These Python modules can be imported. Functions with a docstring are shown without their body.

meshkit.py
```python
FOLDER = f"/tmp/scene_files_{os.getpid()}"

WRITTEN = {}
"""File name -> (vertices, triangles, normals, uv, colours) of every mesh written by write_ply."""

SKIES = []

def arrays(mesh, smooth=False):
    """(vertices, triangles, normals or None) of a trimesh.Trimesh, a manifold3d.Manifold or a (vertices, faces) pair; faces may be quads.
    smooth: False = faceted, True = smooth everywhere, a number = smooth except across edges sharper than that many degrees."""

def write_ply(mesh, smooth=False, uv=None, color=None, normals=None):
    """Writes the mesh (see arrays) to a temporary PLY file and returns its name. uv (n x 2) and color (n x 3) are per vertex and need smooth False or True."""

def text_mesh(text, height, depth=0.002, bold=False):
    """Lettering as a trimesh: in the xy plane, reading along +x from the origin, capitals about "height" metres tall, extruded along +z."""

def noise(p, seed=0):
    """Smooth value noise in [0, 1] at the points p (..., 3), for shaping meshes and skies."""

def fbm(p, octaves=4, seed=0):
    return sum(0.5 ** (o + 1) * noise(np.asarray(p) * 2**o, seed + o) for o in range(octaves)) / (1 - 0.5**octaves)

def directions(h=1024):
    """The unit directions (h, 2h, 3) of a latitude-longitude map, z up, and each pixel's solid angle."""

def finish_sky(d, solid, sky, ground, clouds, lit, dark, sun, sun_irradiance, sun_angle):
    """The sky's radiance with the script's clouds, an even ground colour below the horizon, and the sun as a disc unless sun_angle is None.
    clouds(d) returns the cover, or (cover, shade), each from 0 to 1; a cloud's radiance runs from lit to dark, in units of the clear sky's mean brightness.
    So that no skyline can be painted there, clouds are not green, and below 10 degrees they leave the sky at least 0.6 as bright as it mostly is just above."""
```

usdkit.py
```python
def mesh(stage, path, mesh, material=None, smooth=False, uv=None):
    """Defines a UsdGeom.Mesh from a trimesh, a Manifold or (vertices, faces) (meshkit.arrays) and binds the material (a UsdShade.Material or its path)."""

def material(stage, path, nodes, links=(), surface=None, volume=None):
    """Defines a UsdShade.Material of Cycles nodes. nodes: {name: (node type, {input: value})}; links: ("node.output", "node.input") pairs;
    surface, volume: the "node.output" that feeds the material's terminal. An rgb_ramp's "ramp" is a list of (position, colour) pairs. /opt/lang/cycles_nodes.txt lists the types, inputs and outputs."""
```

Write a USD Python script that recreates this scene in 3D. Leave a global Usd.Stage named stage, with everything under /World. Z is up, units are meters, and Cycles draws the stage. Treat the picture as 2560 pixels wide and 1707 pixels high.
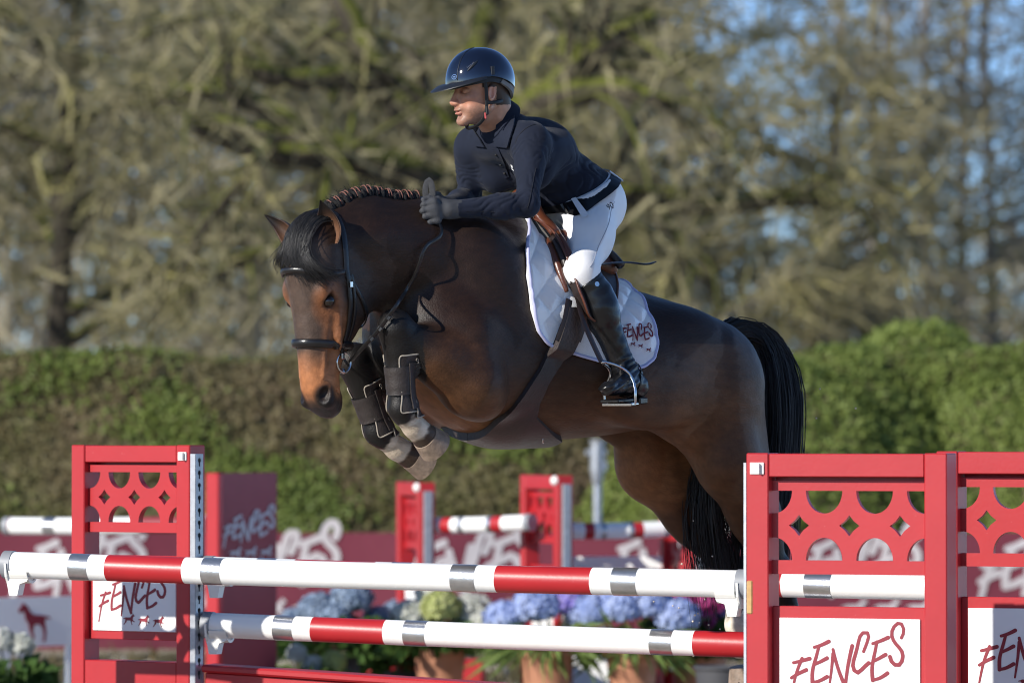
import math, random
import numpy as np, trimesh, usdkit, meshkit
from pxr import Usd, UsdGeom, UsdLux, UsdShade, Gf, Sdf, Vt
from scipy import ndimage
from scipy.interpolate import CubicSpline, PchipInterpolator
from shapely.geometry import Polygon, LineString, Point, box as sbox
from shapely.ops import unary_union
from shapely import affinity

stage = Usd.Stage.CreateInMemory()
UsdGeom.SetStageUpAxis(stage, UsdGeom.Tokens.z)
UsdGeom.SetStageMetersPerUnit(stage, 1.0)
UsdGeom.Xform.Define(stage, '/World'); UsdGeom.Scope.Define(stage, '/World/Looks')
random.seed(7); RNG = np.random.default_rng(11)

# ------------------------------------------------------------------ camera, sky, sun
FPX, DIST, CAMH, HORIZON = 12400.0, 19.0, 1.65, 1088.0     # focal length and horizon in pixels of the 2560 wide photograph
PITCH = math.atan((HORIZON - 853.5) / FPX)
CAM = np.array([0, -DIST, CAMH])
cam = UsdGeom.Camera.Define(stage, '/World/camera')
cam.CreateHorizontalApertureAttr(36.0); cam.CreateVerticalApertureAttr(36.0 * 682 / 1024)
cam.CreateFocalLengthAttr(FPX * 36 / 2560)
cam.CreateClippingRangeAttr(Gf.Vec2f(0.5, 2000))
cam.CreateFStopAttr(2.8); cam.CreateFocusDistanceAttr(DIST - 0.3)
cam.AddTranslateOp().Set(Gf.Vec3d(*CAM)); cam.AddRotateXOp().Set(90 + math.degrees(PITCH))
cam.CreateExposureAttr(0.36)
SUN = np.array([-0.98, -0.81, 0.60]); SUN /= np.linalg.norm(SUN)
usdkit.material(stage, '/World/Looks/sky', {
    's': ('sky_texture', {'sky_type': 'single_scattering', 'sun_disc': False, 'sun_elevation': math.asin(SUN[2]), 'sun_rotation': math.atan2(SUN[0], SUN[1]), 'air_density': 0.55, 'aerosol_density': 0.08, 'ozone_density': 4.5}),
    'b': ('background_shader', {'strength': 0.135})}, [('s.color', 'b.color')], surface='b.background')
dome = UsdLux.DomeLight.Define(stage, '/World/sky'); dome.CreateIntensityAttr(1.0)
UsdShade.MaterialBindingAPI.Apply(dome.GetPrim()).Bind(UsdShade.Material.Get(stage, '/World/Looks/sky'))
dome.GetPrim().SetCustomDataByKey('kind', 'structure')
sun = UsdLux.DistantLight.Define(stage, '/World/sun')
sun.CreateIntensityAttr(1.25); sun.CreateAngleAttr(0.53); sun.CreateColorAttr(Gf.Vec3f(1.0, 0.95, 0.87))
sun.GetPrim().CreateAttribute('inputs:normalize', Sdf.ValueTypeNames.Bool).Set(True)
_z = SUN; _x = np.cross([0, 0, 1], _z); _x /= np.linalg.norm(_x); _y = np.cross(_z, _x)
sun.AddTransformOp().Set(Gf.Matrix4d(*_x, 0, *_y, 0, *_z, 0, 0, 0, 0, 1))

def ray(px, py):
    x = (px - 1280) / FPX; z = -(py - 853.5) / FPX
    return np.array([x, math.cos(PITCH) - z * math.sin(PITCH), math.sin(PITCH) + z * math.cos(PITCH)])
def at(px, py, Y):                                          # the point of the place seen at a pixel, on the plane y = Y
    v = ray(px, py); return CAM + v * ((Y + DIST) / v[1])

# ------------------------------------------------------------------ scene helpers
_used = {}
def numbered(path):
    n = _used.get(path, -1) + 1; _used[path] = n
    return path if n == 0 else f'{path}_{n:03d}'
def _set(p, **kw):
    for k, v in kw.items():
        if v: p.SetCustomDataByKey(k, v)
def put(name, mesh, mat, parent=None, smooth=False, color=None, uv=None, **kw):
    """ONE Mesh prim under parent (a prim) or under /World."""
    base = str(parent.GetPath()) if parent is not None else '/World'
    if color is not None: smooth = True
    m = usdkit.mesh(stage, numbered(f'{base}/{name}'), mesh, f'/World/Looks/{mat}', smooth=smooth, uv=uv)
    if color is not None:
        UsdGeom.PrimvarsAPI(m).CreatePrimvar('coat', Sdf.ValueTypeNames.Color3fArray, 'vertex').Set(Vt.Vec3fArray.FromNumpy(np.asarray(color, np.float32)))
    p = m.GetPrim(); _set(p, **kw); return p
def thing(name, label=None, category=None, group=None, loc=(0, 0, 0), rotz=0.0, kind=None):
    x = UsdGeom.Xform.Define(stage, numbered('/World/' + name))
    x.AddTranslateOp().Set(Gf.Vec3d(*map(float, loc))); x.AddRotateZOp().Set(float(rotz))
    _set(x.GetPrim(), label=label, category=category, group=group, kind=kind); return x.GetPrim()
def holder(name, parent, label=None):                       # a part that is only made of sub-parts
    x = UsdGeom.Xform.Define(stage, numbered(f'{parent.GetPath()}/{name}')); _set(x.GetPrim(), label=label); return x.GetPrim()
def dup(src, loc, rotz, label, group=None):
    d = src.GetCustomData()
    r = thing(src.GetName().rstrip('0123456789_') if src.GetName()[-3:].isdigit() else src.GetName(), label, d['category'], group or d.get('group'), loc, rotz)
    r.GetReferences().AddInternalReference(src.GetPath()); r.SetInstanceable(True); return r

cat = trimesh.util.concatenate
def box(size, center=(0, 0, 0), bevel=0.0):
    sx, sy, sz = np.asarray(size, float) / 2
    if bevel <= 0:
        m = trimesh.creation.box(extents=(2 * sx, 2 * sy, 2 * sz))
    else:
        b = min(bevel, sx * .9, sy * .9, sz * .9); pts = []
        for ix in (-1, 1):
            for iy in (-1, 1):
                for iz in (-1, 1):
                    pts += [(ix * (sx - b), iy * (sy - b), iz * sz), (ix * (sx - b), iy * sy, iz * (sz - b)), (ix * sx, iy * (sy - b), iz * (sz - b))]
        m = trimesh.convex.convex_hull(np.array(pts))
    m.apply_translation(center); return m
def smooth_path(pts, n, closed=False):
    pts = np.asarray(pts, float)
    if closed: pts = np.vstack([pts, pts[:1]])
    s = np.concatenate([[0], np.cumsum(np.linalg.norm(np.diff(pts, axis=0), axis=1))])
    if len(pts) < 3: return np.array([pts[0] + (pts[-1] - pts[0]) * t for t in np.linspace(0, 1, n)])
    cs = CubicSpline(s, pts, bc_type='periodic' if closed else 'natural')
    return cs(np.linspace(0, s[-1], n, endpoint=not closed))
def frames(P, closed=False, up=None):
    T = np.gradient(P, axis=0) if not closed else (np.roll(P, -1, 0) - np.roll(P, 1, 0))
    T /= np.maximum(np.linalg.norm(T, axis=1, keepdims=True), 1e-9)
    N = np.zeros_like(P); n = np.array([0, 0, 1.0]) if up is None else np.asarray(up, float)
    if abs(n @ T[0]) > .95: n = np.array([1.0, 0, 0])
    for i in range(len(P)):
        n = n - T[i] * (n @ T[i]); n /= max(np.linalg.norm(n), 1e-9); N[i] = n
    return T, N, np.cross(T, N)
def tube(pts, r, sides=8, closed=False, caps=True, squash=1.0, up=None):
    """A round rod along pts; r is a number or one radius per point."""
    P = np.asarray(pts, float); n = len(P); r = np.broadcast_to(np.asarray(r, float), (n,))
    T, N, B = frames(P, closed, up); a = np.arange(sides) / sides * 2 * np.pi
    V = P[:, None] + r[:, None, None] * (np.cos(a)[None, :, None] * N[:, None] * squash + np.sin(a)[None, :, None] * B[:, None])
    V = V.reshape(-1, 3); F = []
    i = np.arange(n if closed else n - 1)[:, None]; j = np.arange(sides)[None, :]
    a0 = i * sides + j; a1 = i * sides + (j + 1) % sides; b0 = ((i + 1) % n) * sides + j; b1 = ((i + 1) % n) * sides + (j + 1) % sides
    F = np.concatenate([np.stack([a0, a1, b1], -1).reshape(-1, 3), np.stack([a0, b1, b0], -1).reshape(-1, 3)])
    if caps and not closed:
        V = np.vstack([V, P[:1], P[-1:]]); k = np.arange(sides); c0, c1 = len(V) - 2, len(V) - 1
        F = np.vstack([F, np.stack([(k + 1) % sides, k, np.full(sides, c0)], 1), np.stack([(n - 1) * sides + k, (n - 1) * sides + (k + 1) % sides, np.full(sides, c1)], 1)])
    return trimesh.Trimesh(V, F, process=False)
def rod(a, b, r, sides=12): return tube([a, b], r, sides)
def extrude(poly, depth):
    gs = [g for g in getattr(poly, 'geoms', [poly]) if g.area > 1e-8]
    return cat([trimesh.creation.extrude_polygon(g, depth, engine='earcut') for g in gs])
def place(mesh, origin, ex, ey, ez=None):
    """Moves a mesh whose axes are x, y, z so that they run along ex, ey, ez."""
    ex, ey = np.asarray(ex, float), np.asarray(ey, float)
    ez = np.cross(ex, ey) if ez is None else np.asarray(ez, float)
    m = mesh.copy(); M = np.eye(4); M[:3, 0], M[:3, 1], M[:3, 2], M[:3, 3] = ex, ey, ez, origin
    m.apply_transform(M); return m
def ellipsoid(c, r, R=None, sub=3):
    m = trimesh.creation.icosphere(subdivisions=sub); m.vertices *= np.asarray(r)
    if R is not None: m.vertices = m.vertices @ np.asarray(R).T
    m.apply_translation(c); return m

# ------------------------------------------------------------------ materials
def mat(name, color, rough=0.5, metal=0.0, vary=0.12, scale=6.0, bump=0.0, bscale=60.0, coat=0.0, spec=0.5, sheen=0.0, dirt=None, detail=4, sss=0.0, random_=0.0, extra=None):
    """Principled with a noise that varies the colour, an optional fine bump and an optional layer of wear."""
    c = np.asarray(color, float)
    pr = {'roughness': rough, 'metallic': metal, 'specular_ior_level': spec}
    if coat: pr |= {'coat_weight': coat, 'coat_roughness': 0.06}
    if sheen: pr |= {'sheen_weight': sheen, 'sheen_roughness': 0.4}
    if sss: pr |= {'subsurface_weight': sss, 'subsurface_scale': 0.006, 'subsurface_radius': (1.0, 0.35, 0.2)}
    nodes = {'g': ('texture_coordinate', {}), 'n': ('noise_texture', {'scale': scale, 'detail': detail, 'roughness': 0.6}),
             'r': ('rgb_ramp', {'ramp': [(0.25, tuple(c * (1 - vary))), (0.75, tuple(np.minimum(c * (1 + vary), .95)))]}), 'p': ('principled_bsdf', pr)}
    links = [('g.object', 'n.vector'), ('n.fac', 'r.fac')]
    last = 'r.color'
    if random_:
        nodes |= {'oi': ('object_info', {}), 'mr': ('map_range', {'from_min': 0, 'from_max': 1, 'to_min': 1 - random_, 'to_max': 1 + random_}), 'hs': ('hsv', {})}
        links += [('oi.random', 'mr.value'), ('mr.result', 'hs.value'), (last, 'hs.color')]; last = 'hs.color'
    if dirt is not None:
        dc, amount, dscale = dirt
        nodes |= {'n2': ('noise_texture', {'scale': dscale, 'detail': 6, 'roughness': 0.7}), 'm2': ('rgb_ramp', {'ramp': [(1 - amount, (0, 0, 0)), (min(1 - amount + 0.12, 1), (1, 1, 1))]}), 'x': ('mix_color', {'b': dc})}
        links += [('g.object', 'n2.vector'), ('n2.fac', 'm2.fac'), ('m2.color', 'x.fac'), (last, 'x.a')]; last = 'x.result'
    links.append((last, 'p.base_color'))
    if bump:
        nodes |= {'n3': ('noise_texture', {'scale': bscale, 'detail': 3}), 'b': ('bump', {'strength': bump, 'distance': 0.01})}
        links += [('g.object', 'n3.vector'), ('n3.fac', 'b.height'), ('b.normal', 'p.normal')]
    usdkit.material(stage, f'/World/Looks/{name}', nodes, links, surface='p.BSDF'); return name
def coat_mat(name, rough=0.4, spec=0.5, bump=0.0, bscale=200.0, vary=0.15, vscale=14.0, sss=0.0, sheen=0.0, stretch=(1, 1, 1)):
    """Colour from the mesh's own 'coat' colours (skin, hide markings), broken up by noise."""
    pr = {'roughness': rough, 'specular_ior_level': spec}
    if sss: pr |= {'subsurface_weight': sss, 'subsurface_scale': 0.006, 'subsurface_radius': (1.0, 0.35, 0.2)}
    if sheen: pr |= {'sheen_weight': sheen, 'sheen_roughness': 0.35}
    nodes = {'a': ('attribute', {'attribute': 'coat'}), 'g': ('texture_coordinate', {}), 'mp': ('mapping', {'scale': stretch}), 'n': ('noise_texture', {'scale': vscale, 'detail': 5, 'roughness': 0.65}),
             'mr': ('map_range', {'from_min': 0.3, 'from_max': 0.7, 'to_min': 1 - vary, 'to_max': 1 + vary}), 'hs': ('hsv', {}), 'p': ('principled_bsdf', pr)}
    links = [('g.object', 'mp.vector'), ('mp.vector', 'n.vector'), ('n.fac', 'mr.value'), ('mr.result', 'hs.value'), ('a.color', 'hs.color'), ('hs.color', 'p.base_color')]
    if bump:
        nodes |= {'n3': ('noise_texture', {'scale': bscale, 'detail': 3}), 'b': ('bump', {'strength': bump, 'distance': 0.01})}
        links += [('mp.vector', 'n3.vector'), ('n3.fac', 'b.height'), ('b.normal', 'p.normal')]
    usdkit.material(stage, f'/World/Looks/{name}', nodes, links, surface='p.BSDF'); return name

# ------------------------------------------------------------------ bodies as smoothly joined volumes
class Body:
    """A signed distance field on a grid; volumes are blended into it one by one and its zero surface becomes the mesh."""
    def __init__(s, lo, hi, h):
        s.lo, s.h = np.asarray(lo, float), h
        s.n = np.ceil((np.asarray(hi) - lo) / h).astype(int) + 1
        s.d = np.full(s.n, 0.12, np.float32)
    def _win(s, lo, hi):
        i0 = np.clip(np.floor((np.asarray(lo) - s.lo) / s.h).astype(int), 0, s.n); i1 = np.clip(np.ceil((np.asarray(hi) - s.lo) / s.h).astype(int) + 1, 0, s.n)
        if (i1 <= i0).any(): return None, None
        g = [(np.arange(i0[k], i1[k]) * s.h + s.lo[k]).astype(np.float32) for k in range(3)]
        return tuple(slice(i0[k], i1[k]) for k in range(3)), np.stack(np.broadcast_arrays(g[0][:, None, None], g[1][None, :, None], g[2][None, None, :]), -1)
    def _blend(s, w, v, k, how):
        a = s.d[w]
        if how == 'sub':                                      # carve
            v = -v; hh = np.maximum(k - np.abs(a - v), 0) / max(k, 1e-6); s.d[w] = np.maximum(a, v) + hh * hh * k / 4
        else:
            hh = np.maximum(k - np.abs(a - v), 0) / max(k, 1e-6); s.d[w] = np.minimum(a, v) - hh * hh * k / 4
    def bone(s, a, b, ra, rb, k=0.03, squash=None, how='add'):
        """A limb from a to b with radii ra, rb; squash = (axis, factor): its thickness along axis is multiplied by factor."""
        a, b = np.asarray(a, float), np.asarray(b, float); R = max(ra, rb) * max(1, (squash[1] if squash else 1)) + k + 2 * s.h
        w, p = s._win(np.minimum(a, b) - R, np.maximum(a, b) + R)
        if w is None: return
        ab = (b - a).astype(np.float32); q = p - a.astype(np.float32)
        t = np.clip((q @ ab) / max(ab @ ab, 1e-9), 0, 1); t3 = t * t * (3 - 2 * t) * .5 + t * .5
        q = q - t[..., None] * ab; f = 1.0
        if squash:
            u = np.asarray(squash[0], np.float32); u = u / np.linalg.norm(u); f = squash[1]
            c = q @ u; q = q + (c * (1 / f - 1))[..., None] * u
        v = (np.sqrt((q * q).sum(-1)) - (ra + (rb - ra) * t3)) * min(1, f)
        s._blend(w, v.astype(np.float32), k, how)
    def ell(s, c, r, R=None, k=0.03, how='add'):
        """An ellipsoid with radii r along the columns of R."""
        c, r = np.asarray(c, float), np.asarray(r, float); R = np.eye(3) if R is None else np.asarray(R, float)
        e = np.abs(R) @ r + k + 2 * s.h
        w, p = s._win(c - e, c + e)
        if w is None: return
        q = (p - c.astype(np.float32)) @ R.astype(np.float32); k0 = np.sqrt(((q / r) ** 2).sum(-1)); k1 = np.sqrt(((q / r ** 2) ** 2).sum(-1))
        s._blend(w, (k0 * (k0 - 1) / np.maximum(k1, 1e-6)).astype(np.float32), k, how)
    def fn(s, lo, hi, f, k=0.03, how='add'):
        w, p = s._win(lo, hi)
        if w is not None: s._blend(w, f(p).astype(np.float32), k, how)
    def __call__(s, p):
        q = (np.asarray(p, float) - s.lo) / s.h
        return ndimage.map_coordinates(s.d, q.reshape(-1, 3).T, order=1, mode='nearest').reshape(q.shape[:-1])
    def normal(s, p, e=None):
        p = np.asarray(p, float); e = e or 1.5 * s.h
        g = np.stack([s(p + np.eye(3)[i] * e) - s(p - np.eye(3)[i] * e) for i in range(3)], -1)
        return g / np.maximum(np.linalg.norm(g, axis=-1, keepdims=True), 1e-9)
    def onto(s, p, off=0.0, it=6):
        """The nearest points of the surface, moved off it by off."""
        p = np.array(p, float)
        for _ in range(it): p = p - (s(p) - off)[..., None] * s.normal(p) * .9
        return p
    def mesh(s, field=None, iso=0.0):
        return surface_nets(s.d if field is None else field, s.lo, s.h, iso)
def surface_nets(d, lo, h, iso=0.0):
    d = d - iso if iso else d
    sg = d < 0
    n = np.array(d.shape)
    cnt = np.zeros(n - 1, np.uint8)
    for i, j, k in np.ndindex(2, 2, 2): cnt += sg[i:n[0] - 1 + i, j:n[1] - 1 + j, k:n[2] - 1 + k]
    act = (cnt > 0) & (cnt < 8); idx = np.full(n - 1, -1, np.int64); c = np.argwhere(act); idx[act] = np.arange(len(c))
    corner = np.array(list(np.ndindex(2, 2, 2))); val = np.stack([d[tuple((c + o).T)] for o in corner], 1)
    num = np.zeros((len(c), 3)); den = np.zeros(len(c))
    for a in range(8):
        for b in range(a + 1, 8):
            if np.abs(corner[a] - corner[b]).sum() != 1: continue
            va, vb = val[:, a], val[:, b]; x = (va < 0) != (vb < 0)
            t = np.where(x, va / np.where(x, va - vb, 1), 0)[:, None]
            num += np.where(x[:, None], corner[a] + t * (corner[b] - corner[a]), 0); den += x
    V = (c + num / den[:, None]) * h + lo; F = []
    for ax in range(3):
        sl0 = [slice(None)] * 3; sl1 = [slice(None)] * 3; sl0[ax] = slice(0, n[ax] - 1); sl1[ax] = slice(1, n[ax])
        e = np.argwhere(sg[tuple(sl0)] != sg[tuple(sl1)]); o = [k for k in range(3) if k != ax]
        ok = (e[:, o[0]] > 0) & (e[:, o[1]] > 0) & (e[:, o[0]] < n[o[0]] - 1) & (e[:, o[1]] < n[o[1]] - 1); e = e[ok]
        q = []
        for da, db in ((0, 0), (1, 0), (1, 1), (0, 1)):
            cc = e.copy(); cc[:, o[0]] -= da; cc[:, o[1]] -= db; q.append(idx[tuple(cc.T)])
        q = np.stack(q, 1); flip = sg[tuple(e.T)]
        if ax == 1: flip = ~flip
        q[~flip] = q[~flip][:, ::-1]
        F += [q[:, [0, 1, 2]], q[:, [0, 2, 3]]]
    F = np.vstack(F); F = F[(F >= 0).all(1)]
    return trimesh.Trimesh(V, F, process=False)
def relax(m, it=4, lam=0.5, mu=-0.53):
    """Taubin smoothing on the vertex graph."""
    import scipy.sparse as sp
    e = m.edges_unique; n = len(m.vertices)
    A = sp.coo_matrix((np.ones(2 * len(e)), (np.r_[e[:, 0], e[:, 1]], np.r_[e[:, 1], e[:, 0]])), shape=(n, n)).tocsr()
    deg = np.maximum(np.asarray(A.sum(1)).ravel(), 1); V = m.vertices.copy()
    for i in range(2 * it):
        V = V + (lam if i % 2 == 0 else mu) * ((A @ V) / deg[:, None] - V)
    return trimesh.Trimesh(V, m.faces, process=False)
def biggest(m):
    cc = trimesh.graph.connected_component_labels(m.face_adjacency, node_count=len(m.faces))
    keep = cc == np.bincount(cc).argmax(); f = m.faces[keep]; u, inv = np.unique(f, return_inverse=True)
    return trimesh.Trimesh(m.vertices[u], inv.reshape(-1, 3), process=False)
# ------------------------------------------------------------------ brush lettering and the galloping horse, used on boards, banners and the saddle pad
def stroke(pts, w0=.085, w1=None, n=18):
    P = smooth_path([(*p, 0) for p in pts], n)[:, :2] if len(pts) > 2 else np.array([np.asarray(pts[0]) + (np.asarray(pts[1]) - pts[0]) * t for t in np.linspace(0, 1, 5)]); w1 = w0 if w1 is None else w1
    w = np.linspace(w0, w1, len(P)) / 2
    return unary_union([unary_union([Point(P[i]).buffer(w[i], 6), Point(P[i + 1]).buffer(w[i + 1], 6)]).convex_hull for i in range(len(P) - 1)])
# strokes traced in units of the white board (x to the right, y up), read off the board on the right
_L = [[(150, 1530, 78, 60), ((575, 1322), (545, 1395), (528, 1460), (512, 1538))], [(0,), ((528, 1345), (570, 1335), (617, 1322))], [(0,), ((516, 1425), (555, 1402), (598, 1382))],
      [(0,), ((668, 1255), (650, 1320), (632, 1390), (632, 1448))], [(0,), ((642, 1262), (680, 1250), (722, 1230))], [(0,), ((648, 1350), (680, 1335), (712, 1318))], [(0,), ((632, 1448), (665, 1440), (712, 1416))],
      [(0,), ((745, 1295), (735, 1390), (720, 1490))], [(0,), ((745, 1272), (772, 1370), (812, 1468))], [(0,), ((812, 1468), (826, 1360), (850, 1252))],
      [(0,), ((912, 1280), (932, 1230), (934, 1182), (915, 1180), (882, 1240), (860, 1320), (858, 1375), (875, 1392), (905, 1372), (940, 1340))],
      [(0,), ((985, 1228), (970, 1300), (958, 1370), (962, 1430))], [(0,), ((962, 1238), (1000, 1225), (1046, 1205))], [(0,), ((972, 1328), (1005, 1310), (1032, 1295))], [(0,), ((962, 1430), (1000, 1418), (1042, 1392))],
      [(0,), ((1118, 1206), (1131, 1165), (1110, 1128), (1078, 1148), (1066, 1195), (1088, 1238), (1118, 1272), (1124, 1318), (1100, 1350), (1070, 1338), (1056, 1306))]]
def _letters():
    out = []
    for k, (_, pts) in enumerate(_L):
        P = [((x - 820) / 630.0, -(y - 1335) / 630.0) for x, y in pts]; thin = k in (0, 7); out.append(stroke(P, .026 if thin else .022, .012 if thin else .030))
    return unary_union(out)
LETTERS = _letters()                                         # about one unit wide, centred
HORSE = Polygon([(-.50, .05), (-.46, .10), (-.36, .12), (-.28, .16), (-.05, .15), (.12, .17), (.22, .28), (.30, .34), (.33, .42), (.37, .36), (.47, .27), (.46, .22), (.38, .24), (.33, .14), (.30, .02), (.36, -.06), (.48, -.12), (.49, -.17), (.36, -.12), (.24, -.08), (.22, -.20), (.28, -.34), (.24, -.36), (.17, -.20), (.12, -.06), (-.08, -.06), (-.20, -.04), (-.24, -.16), (-.36, -.26), (-.44, -.36), (-.47, -.32), (-.37, -.20), (-.33, -.10), (-.35, -.02), (-.30, -.16), (-.30, -.02), (-.38, .06), (-.46, .04)]).buffer(0)
STAND = Polygon([(-.32, .50), (-.28, .46), (-.20, .40), (-.14, .28), (-.05, .20), (.15, .18), (.25, .16), (.32, .16), (.42, .10), (.40, .07), (.30, .11), (.26, .02), (.28, -.12), (.30, -.24), (.27, -.48), (.21, -.48), (.23, -.26), (.18, -.12), (.10, -.04), (-.02, -.06), (-.06, -.20), (-.02, -.34), (-.06, -.48), (-.12, -.46), (-.09, -.34), (-.15, -.20), (-.18, -.04), (-.26, .08), (-.30, .28), (-.40, .24), (-.46, .28), (-.42, .36)]).buffer(0)
def flat(poly, depth=.002, seg=None): return extrude(poly, depth)
def letters_2d(h=.05, depth=.02): return flat(LETTERS.buffer(.005).simplify(.002), .3)
def gallop_2d(): return flat(HORSE, .3)
# ------------------------------------------------------------------ ground, hedge, bank of wood, trees
KV = 2560 / 2352.0
def vat(x, y, Y): return at(x * KV, y * KV, Y)
_n = {'g': ('texture_coordinate', {}), 'n1': ('noise_texture', {'scale': .55, 'detail': 8, 'roughness': .62}), 'r1': ('rgb_ramp', {'ramp': [(.35, (.33, .27, .20)), (.52, (.42, .36, .28)), (.62, (.20, .17, .10)), (.72, (.12, .11, .05))]}),
      'n2': ('noise_texture', {'scale': 9, 'detail': 8, 'roughness': .7}), 'r2': ('rgb_ramp', {'ramp': [(.3, (.6, .6, .6)), (.7, (1.25, 1.25, 1.25))]}), 'x': ('mix_color', {'blend_type': 'multiply', 'fac': 1.0}), 'b': ('bump', {'strength': .7, 'distance': .06}), 'p': ('principled_bsdf', {'roughness': .95, 'specular_ior_level': .15})}
usdkit.material(stage, '/World/Looks/ground', _n, [('g.object', 'n1.vector'), ('g.object', 'n2.vector'), ('n1.fac', 'r1.fac'), ('n2.fac', 'r2.fac'), ('r1.color', 'x.a'), ('r2.color', 'x.b'), ('x.result', 'p.base_color'), ('n2.fac', 'b.height'), ('b.normal', 'p.normal')], surface='p.BSDF')
gx, gy = np.meshgrid(np.linspace(-150, 150, 80), np.concatenate([np.linspace(-60, 8, 12), np.linspace(9, 46, 90), np.linspace(50, 400, 20)]), indexing='ij')
gz = .05 * (meshkit.fbm(np.stack([gx * .8, gy * .8, 0 * gx], -1), 3, 4) - .5) * (gy > 8) * (gy < 60)
i, j = np.meshgrid(np.arange(gx.shape[0] - 1), np.arange(gx.shape[1] - 1), indexing='ij'); q0 = (i * gx.shape[1] + j).ravel(); W_ = gx.shape[1]
put('ground', trimesh.Trimesh(np.stack([gx, gy, gz], -1).reshape(-1, 3), np.concatenate([np.stack([q0, q0 + W_, q0 + W_ + 1], 1), np.stack([q0, q0 + W_ + 1, q0 + 1], 1)]), process=False), 'ground', kind='structure', smooth=True)

def leaf_mat(name, c1, c2, c3, scale, trans=.3, rough=.6, vary_island=.35):
    """Small leaves or twigs: colour drifts from clump to clump and from piece to piece; some light passes through."""
    nodes = {'g': ('texture_coordinate', {}), 'n': ('noise_texture', {'scale': scale, 'detail': 4, 'roughness': .6}), 'r': ('rgb_ramp', {'ramp': [(.32, c1), (.5, c2), (.68, c3)]}), 'geo': ('geometry', {}),
             'mr': ('map_range', {'from_min': 0, 'from_max': 1, 'to_min': 1 - vary_island, 'to_max': 1 + vary_island}), 'hs': ('hsv', {}), 'p': ('principled_bsdf', {'roughness': rough, 'specular_ior_level': .3}), 't': ('translucent_bsdf', {}), 'm': ('mix_closure', {'fac': trans})}
    usdkit.material(stage, f'/World/Looks/{name}', nodes, [('g.object', 'n.vector'), ('n.fac', 'r.fac'), ('geo.random_per_island', 'mr.value'), ('mr.result', 'hs.value'), ('r.color', 'hs.color'), ('hs.color', 'p.base_color'), ('hs.color', 't.color'), ('p.BSDF', 'm.closure1'), ('t.BSDF', 'm.closure2')], surface='m.closure'); return name
leaf_mat('hedge_leaf_dry', (.26, .185, .115), (.25, .215, .10), (.21, .24, .07), .9, .4); leaf_mat('hedge_leaf_green', (.34, .42, .11), (.28, .36, .085), (.21, .28, .07), 1.3, .4); leaf_mat('ivy_leaf', (.03, .055, .012), (.04, .08, .018), (.055, .10, .02), 5, .25)
mat('hedge_inside', (.14, .12, .06), rough=.95, vary=.4, scale=4)
leaf_mat('twig_beige', (.50, .45, .27), (.60, .54, .31), (.58, .53, .17), .55, .35, .8, .5); leaf_mat('twig_grey', (.42, .39, .32), (.52, .48, .37), (.52, .47, .24), .45, .35, .8, .5); leaf_mat('twig_far', (.52, .48, .40), (.58, .53, .40), (.58, .52, .28), .3, .35, .8, .4)
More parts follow.
